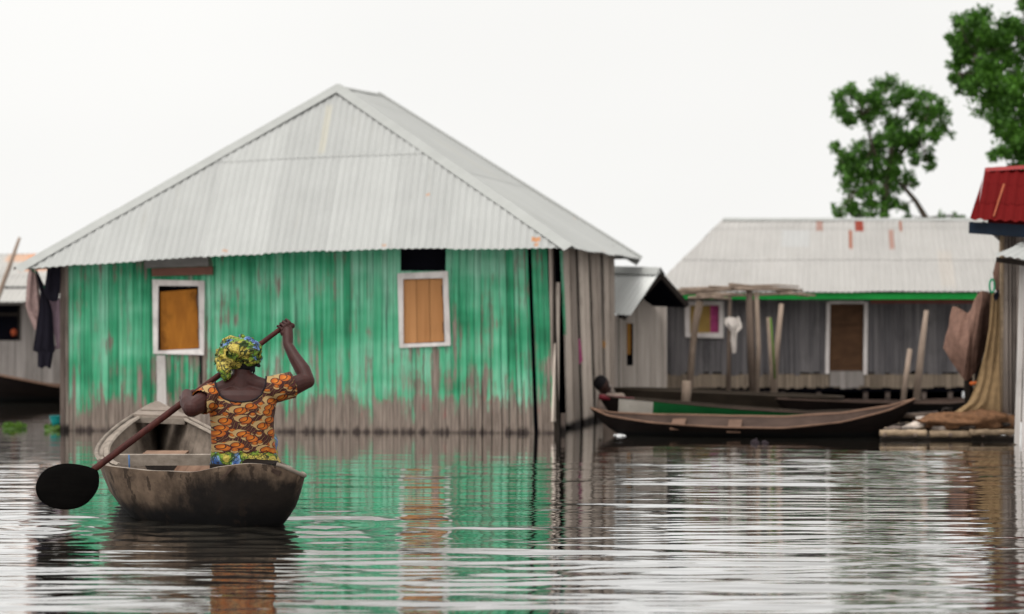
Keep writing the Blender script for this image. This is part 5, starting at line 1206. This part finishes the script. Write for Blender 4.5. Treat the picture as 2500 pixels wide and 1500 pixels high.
for st_ in adj:
    if st_ in seen: continue
    lp_, cur, prev_ = [st_], st_, None; seen.add(st_)
    while True:
        nx = [x for x in adj[cur] if x not in seen]
        if not nx: break
        cur = nx[0]; seen.add(cur); lp_.append(cur)
    if len(lp_) < 25: continue
    pts_ = [cov[i]+org for i in lp_]
    mz = sum(p.z for p in pts_)/len(pts_); mxu = sum(1250+p.x*F/p.y for p in pts_)/len(pts_)
    if mz > 0.75 and 530 < mxu < 650:
        for _ in range(6): pts_ = [(pts_[i-1]+pts_[i]*2+pts_[(i+1) % len(pts_)])/4 for i in range(len(pts_))]
        mb = MB(); mb.tube(pts_[::2]+[pts_[0]], 0.0065, 8); mb.build('neckline', MT['trim'], shirt)
# wrapper skirt
mb = MB()
loft(mb, [(1096, 595, 78, 0.142, 0.005), (1107, 595, 80, 0.15, 0.01), (1122, 597, 84, 0.165, 0.02), (1136, 598, 87, 0.18, 0.04), (1146, 598, 84, 0.17, 0.04)])
for s_ in (-1, 1):
    hip = Vector((P(598, 0, YT).x+0.10*s_, 16.53, 0.46)); kn = Vector((P(598, 0, YT).x+0.13*s_-0.04, 16.98, 0.50)); an = Vector((kn.x, 17.02, fl_z+0.12))
    capsule(mb, [hip, kn], [0.108, 0.085]); capsule(mb, [kn, an], [0.082, 0.09])
    capsule(mb, [hip+Vector((-0.08*s_, 0, 0)), kn+Vector((-0.10*s_, 0, 0))], [0.1, 0.07])
skirt = remeshed(mb, 'wrapper_skirt', MT['scarf'], wm, 0.008, 2)
for v_ in skirt.data.vertices:
    n_ = mn.noise((v_.co.x*14, v_.co.y*14, v_.co.z*40))*0.6+mn.noise((v_.co.x*40, v_.co.y*30, v_.co.z*70))*0.4
    v_.co += v_.normal*0.010*n_
# hair under the scarf
mb = MB(); mb.ball(P(597, 884, 16.54), (0.078, 0.098, 0.075), 20, 14); 
for k in range(14): mb.ball(P(608+rnd(-34, 26), 896+rnd(-8, 8), 16.47+rnd(-0.005, 0.015)), (0.012, 0.012, 0.012), 6, 5)
capsule(mb, [P(619, 896, 16.49), P(621, 906, 16.48), P(618, 913, 16.485)], [0.010, 0.007, 0.005]); capsule(mb, [P(612, 898, 16.48), P(613, 908, 16.475)], [0.009, 0.005])
hair = remeshed(mb, 'hair', MT['hair'], wm, 0.005, 1)
# headscarf: bundled cloth with ridged folds and a hanging tail
mb = MB()
mb.ball(P(580, 862, 16.54), (0.138, 0.150, 0.112), 28, 20); mb.ball(P(600, 856, 16.52), (0.105, 0.13, 0.088), 24, 16); mb.ball(P(556, 868, 16.52), (0.082, 0.10, 0.066), 20, 14)
mb.ball(P(606, 876, 16.535), (0.090, 0.120, 0.055), 20, 14); mb.ball(P(545, 877, 16.52), (0.070, 0.09, 0.040), 18, 12, Matrix.Rotation(R(-16), 3, 'Y')); mb.ball(P(566, 846, 16.53), (0.075, 0.10, 0.068), 18, 12)
mb.ball(P(572, 858, 16.40), (0.050, 0.045, 0.060), 16, 12); mb.ball(P(590, 845, 16.42), (0.050, 0.04, 0.045), 16, 12)
capsule(mb, [P(545, 890, 16.46), P(549, 905, 16.45), P(553, 918, 16.45), P(551, 928, 16.46)], [0.044, 0.040, 0.030, 0.012])
scarf = remeshed(mb, 'headscarf', MT['scarf'], wm, 0.006, 3)
for v_ in scarf.data.vertices:
    c_ = v_.co; q = Vector((c_.x*9+c_.z*6, c_.y*8, c_.z*12-c_.x*4))
    w1 = 1-abs(mn.noise(q))*2.6; w2 = 1-abs(mn.noise(q*2.3+Vector((7, 3, 1))))*2.4; w3 = mn.noise(q*5.5)
    v_.co += v_.normal*(0.018*w1+0.008*w2+0.002*w3-0.012)

# ================================================================== the child by the side wall
ch = thing('person', 'child with short black hair and a tan top standing waist-deep behind the canoe prows', 'person', (P(1475, 0, 27.0).x, 27.0, -0.25))
cy = 27.0; cx = P(1496, 0, cy).x
mb = MB()
hcc = P(1472, 940, cy); crot = Matrix.Rotation(R(112), 3, 'Z')
def cv(x, y, z): return hcc+crot @ Vector((x, y, z))
mb.ball(hcc, (0.072, 0.088, 0.098), 20, 14); mb.ball(cv(0.0, -0.045, -0.055), (0.052, 0.05, 0.05), 14, 10); mb.ball(cv(0.0, -0.088, -0.025), (0.014, 0.014, 0.02), 8, 6)
mb.ball(cv(0, -0.082, -0.06), (0.02, 0.01, 0.01), 8, 6)
for s_ in (-1, 1): mb.ball(cv(0.072*s_, 0.0, -0.015), (0.01, 0.018, 0.026), 8, 6)
mb.tube([hcc+Vector((-0.006, 0, -0.07)), Vector((cx-0.02, cy, 0.345))], [0.036, 0.042], 12)
mb.tube([Vector((cx-0.01, cy, z)) for z in (0.38, 0.33, 0.2, 0.05, -0.06)], [(0.05, 0.045), (0.10, 0.065), (0.092, 0.07), (0.088, 0.07), (0.095, 0.075)], 18, up=(0, 1, 0))
for s_ in (-1, 1):
    sh_ = Vector((cx-0.01+0.10*s_, cy, 0.33)); el_ = sh_+Vector((0.03*s_, -0.03, -0.17)); hd_ = el_+Vector((0.02, -0.15, 0.02))
    capsule(mb, [sh_, el_], [0.036, 0.029]); capsule(mb, [el_, hd_], [0.028, 0.02])
    mb.ball(hd_+Vector((0, -0.03, 0)), (0.022, 0.032, 0.014), 10, 8)
    for k in range(4): capsule(mb, [hd_+Vector((0.012*(k-1.5), -0.05, 0)), hd_+Vector((0.013*(k-1.5), -0.075-0.004*(k % 2), -0.006)), hd_+Vector((0.013*(k-1.5), -0.085, -0.02))], [0.0055, 0.005, 0.0045], 6)
    capsule(mb, [hd_+Vector((-0.02*s_, -0.025, 0)), hd_+Vector((-0.034*s_, -0.05, -0.008))], [0.006, 0.005], 6)
    capsule(mb, [Vector((cx+0.05*s_, cy, -0.06)), Vector((cx+0.055*s_, cy+0.01, -0.35)), Vector((cx+0.055*s_, cy, -0.62))], [0.055, 0.042, 0.03])
remeshed(mb, 'body', MT['child_skin'], ch, 0.006, 2)
mb = MB(); mb.tube([Vector((cx-0.01, cy, z)) for z in (0.375, 0.335, 0.2, 0.05, -0.06)], [(0.075, 0.065), (0.112, 0.078), (0.104, 0.082), (0.10, 0.082), (0.108, 0.086)], 18, up=(0, 1, 0))
for s_ in (-1, 1):
    sh_ = Vector((cx-0.01+0.10*s_, cy, 0.33)); capsule(mb, [sh_, sh_+Vector((0.022*s_, -0.02, -0.11))], [0.05, 0.046])
remeshed(mb, 'top', MT['tan_shirt'], ch, 0.008, 2)
mb = MB(); mb.ball(cv(0, 0.024, 0.020), (0.080, 0.086, 0.088), 18, 14); remeshed(mb, 'hair', MT['hair'], ch, 0.006, 1)
for s_ in (-1, 1):
    mb = MB(); mb.ball(cv(0.03*s_, -0.078, -0.008), (0.011, 0.008, 0.006)); mb.build('eye', MT['cloth_white'], ch)
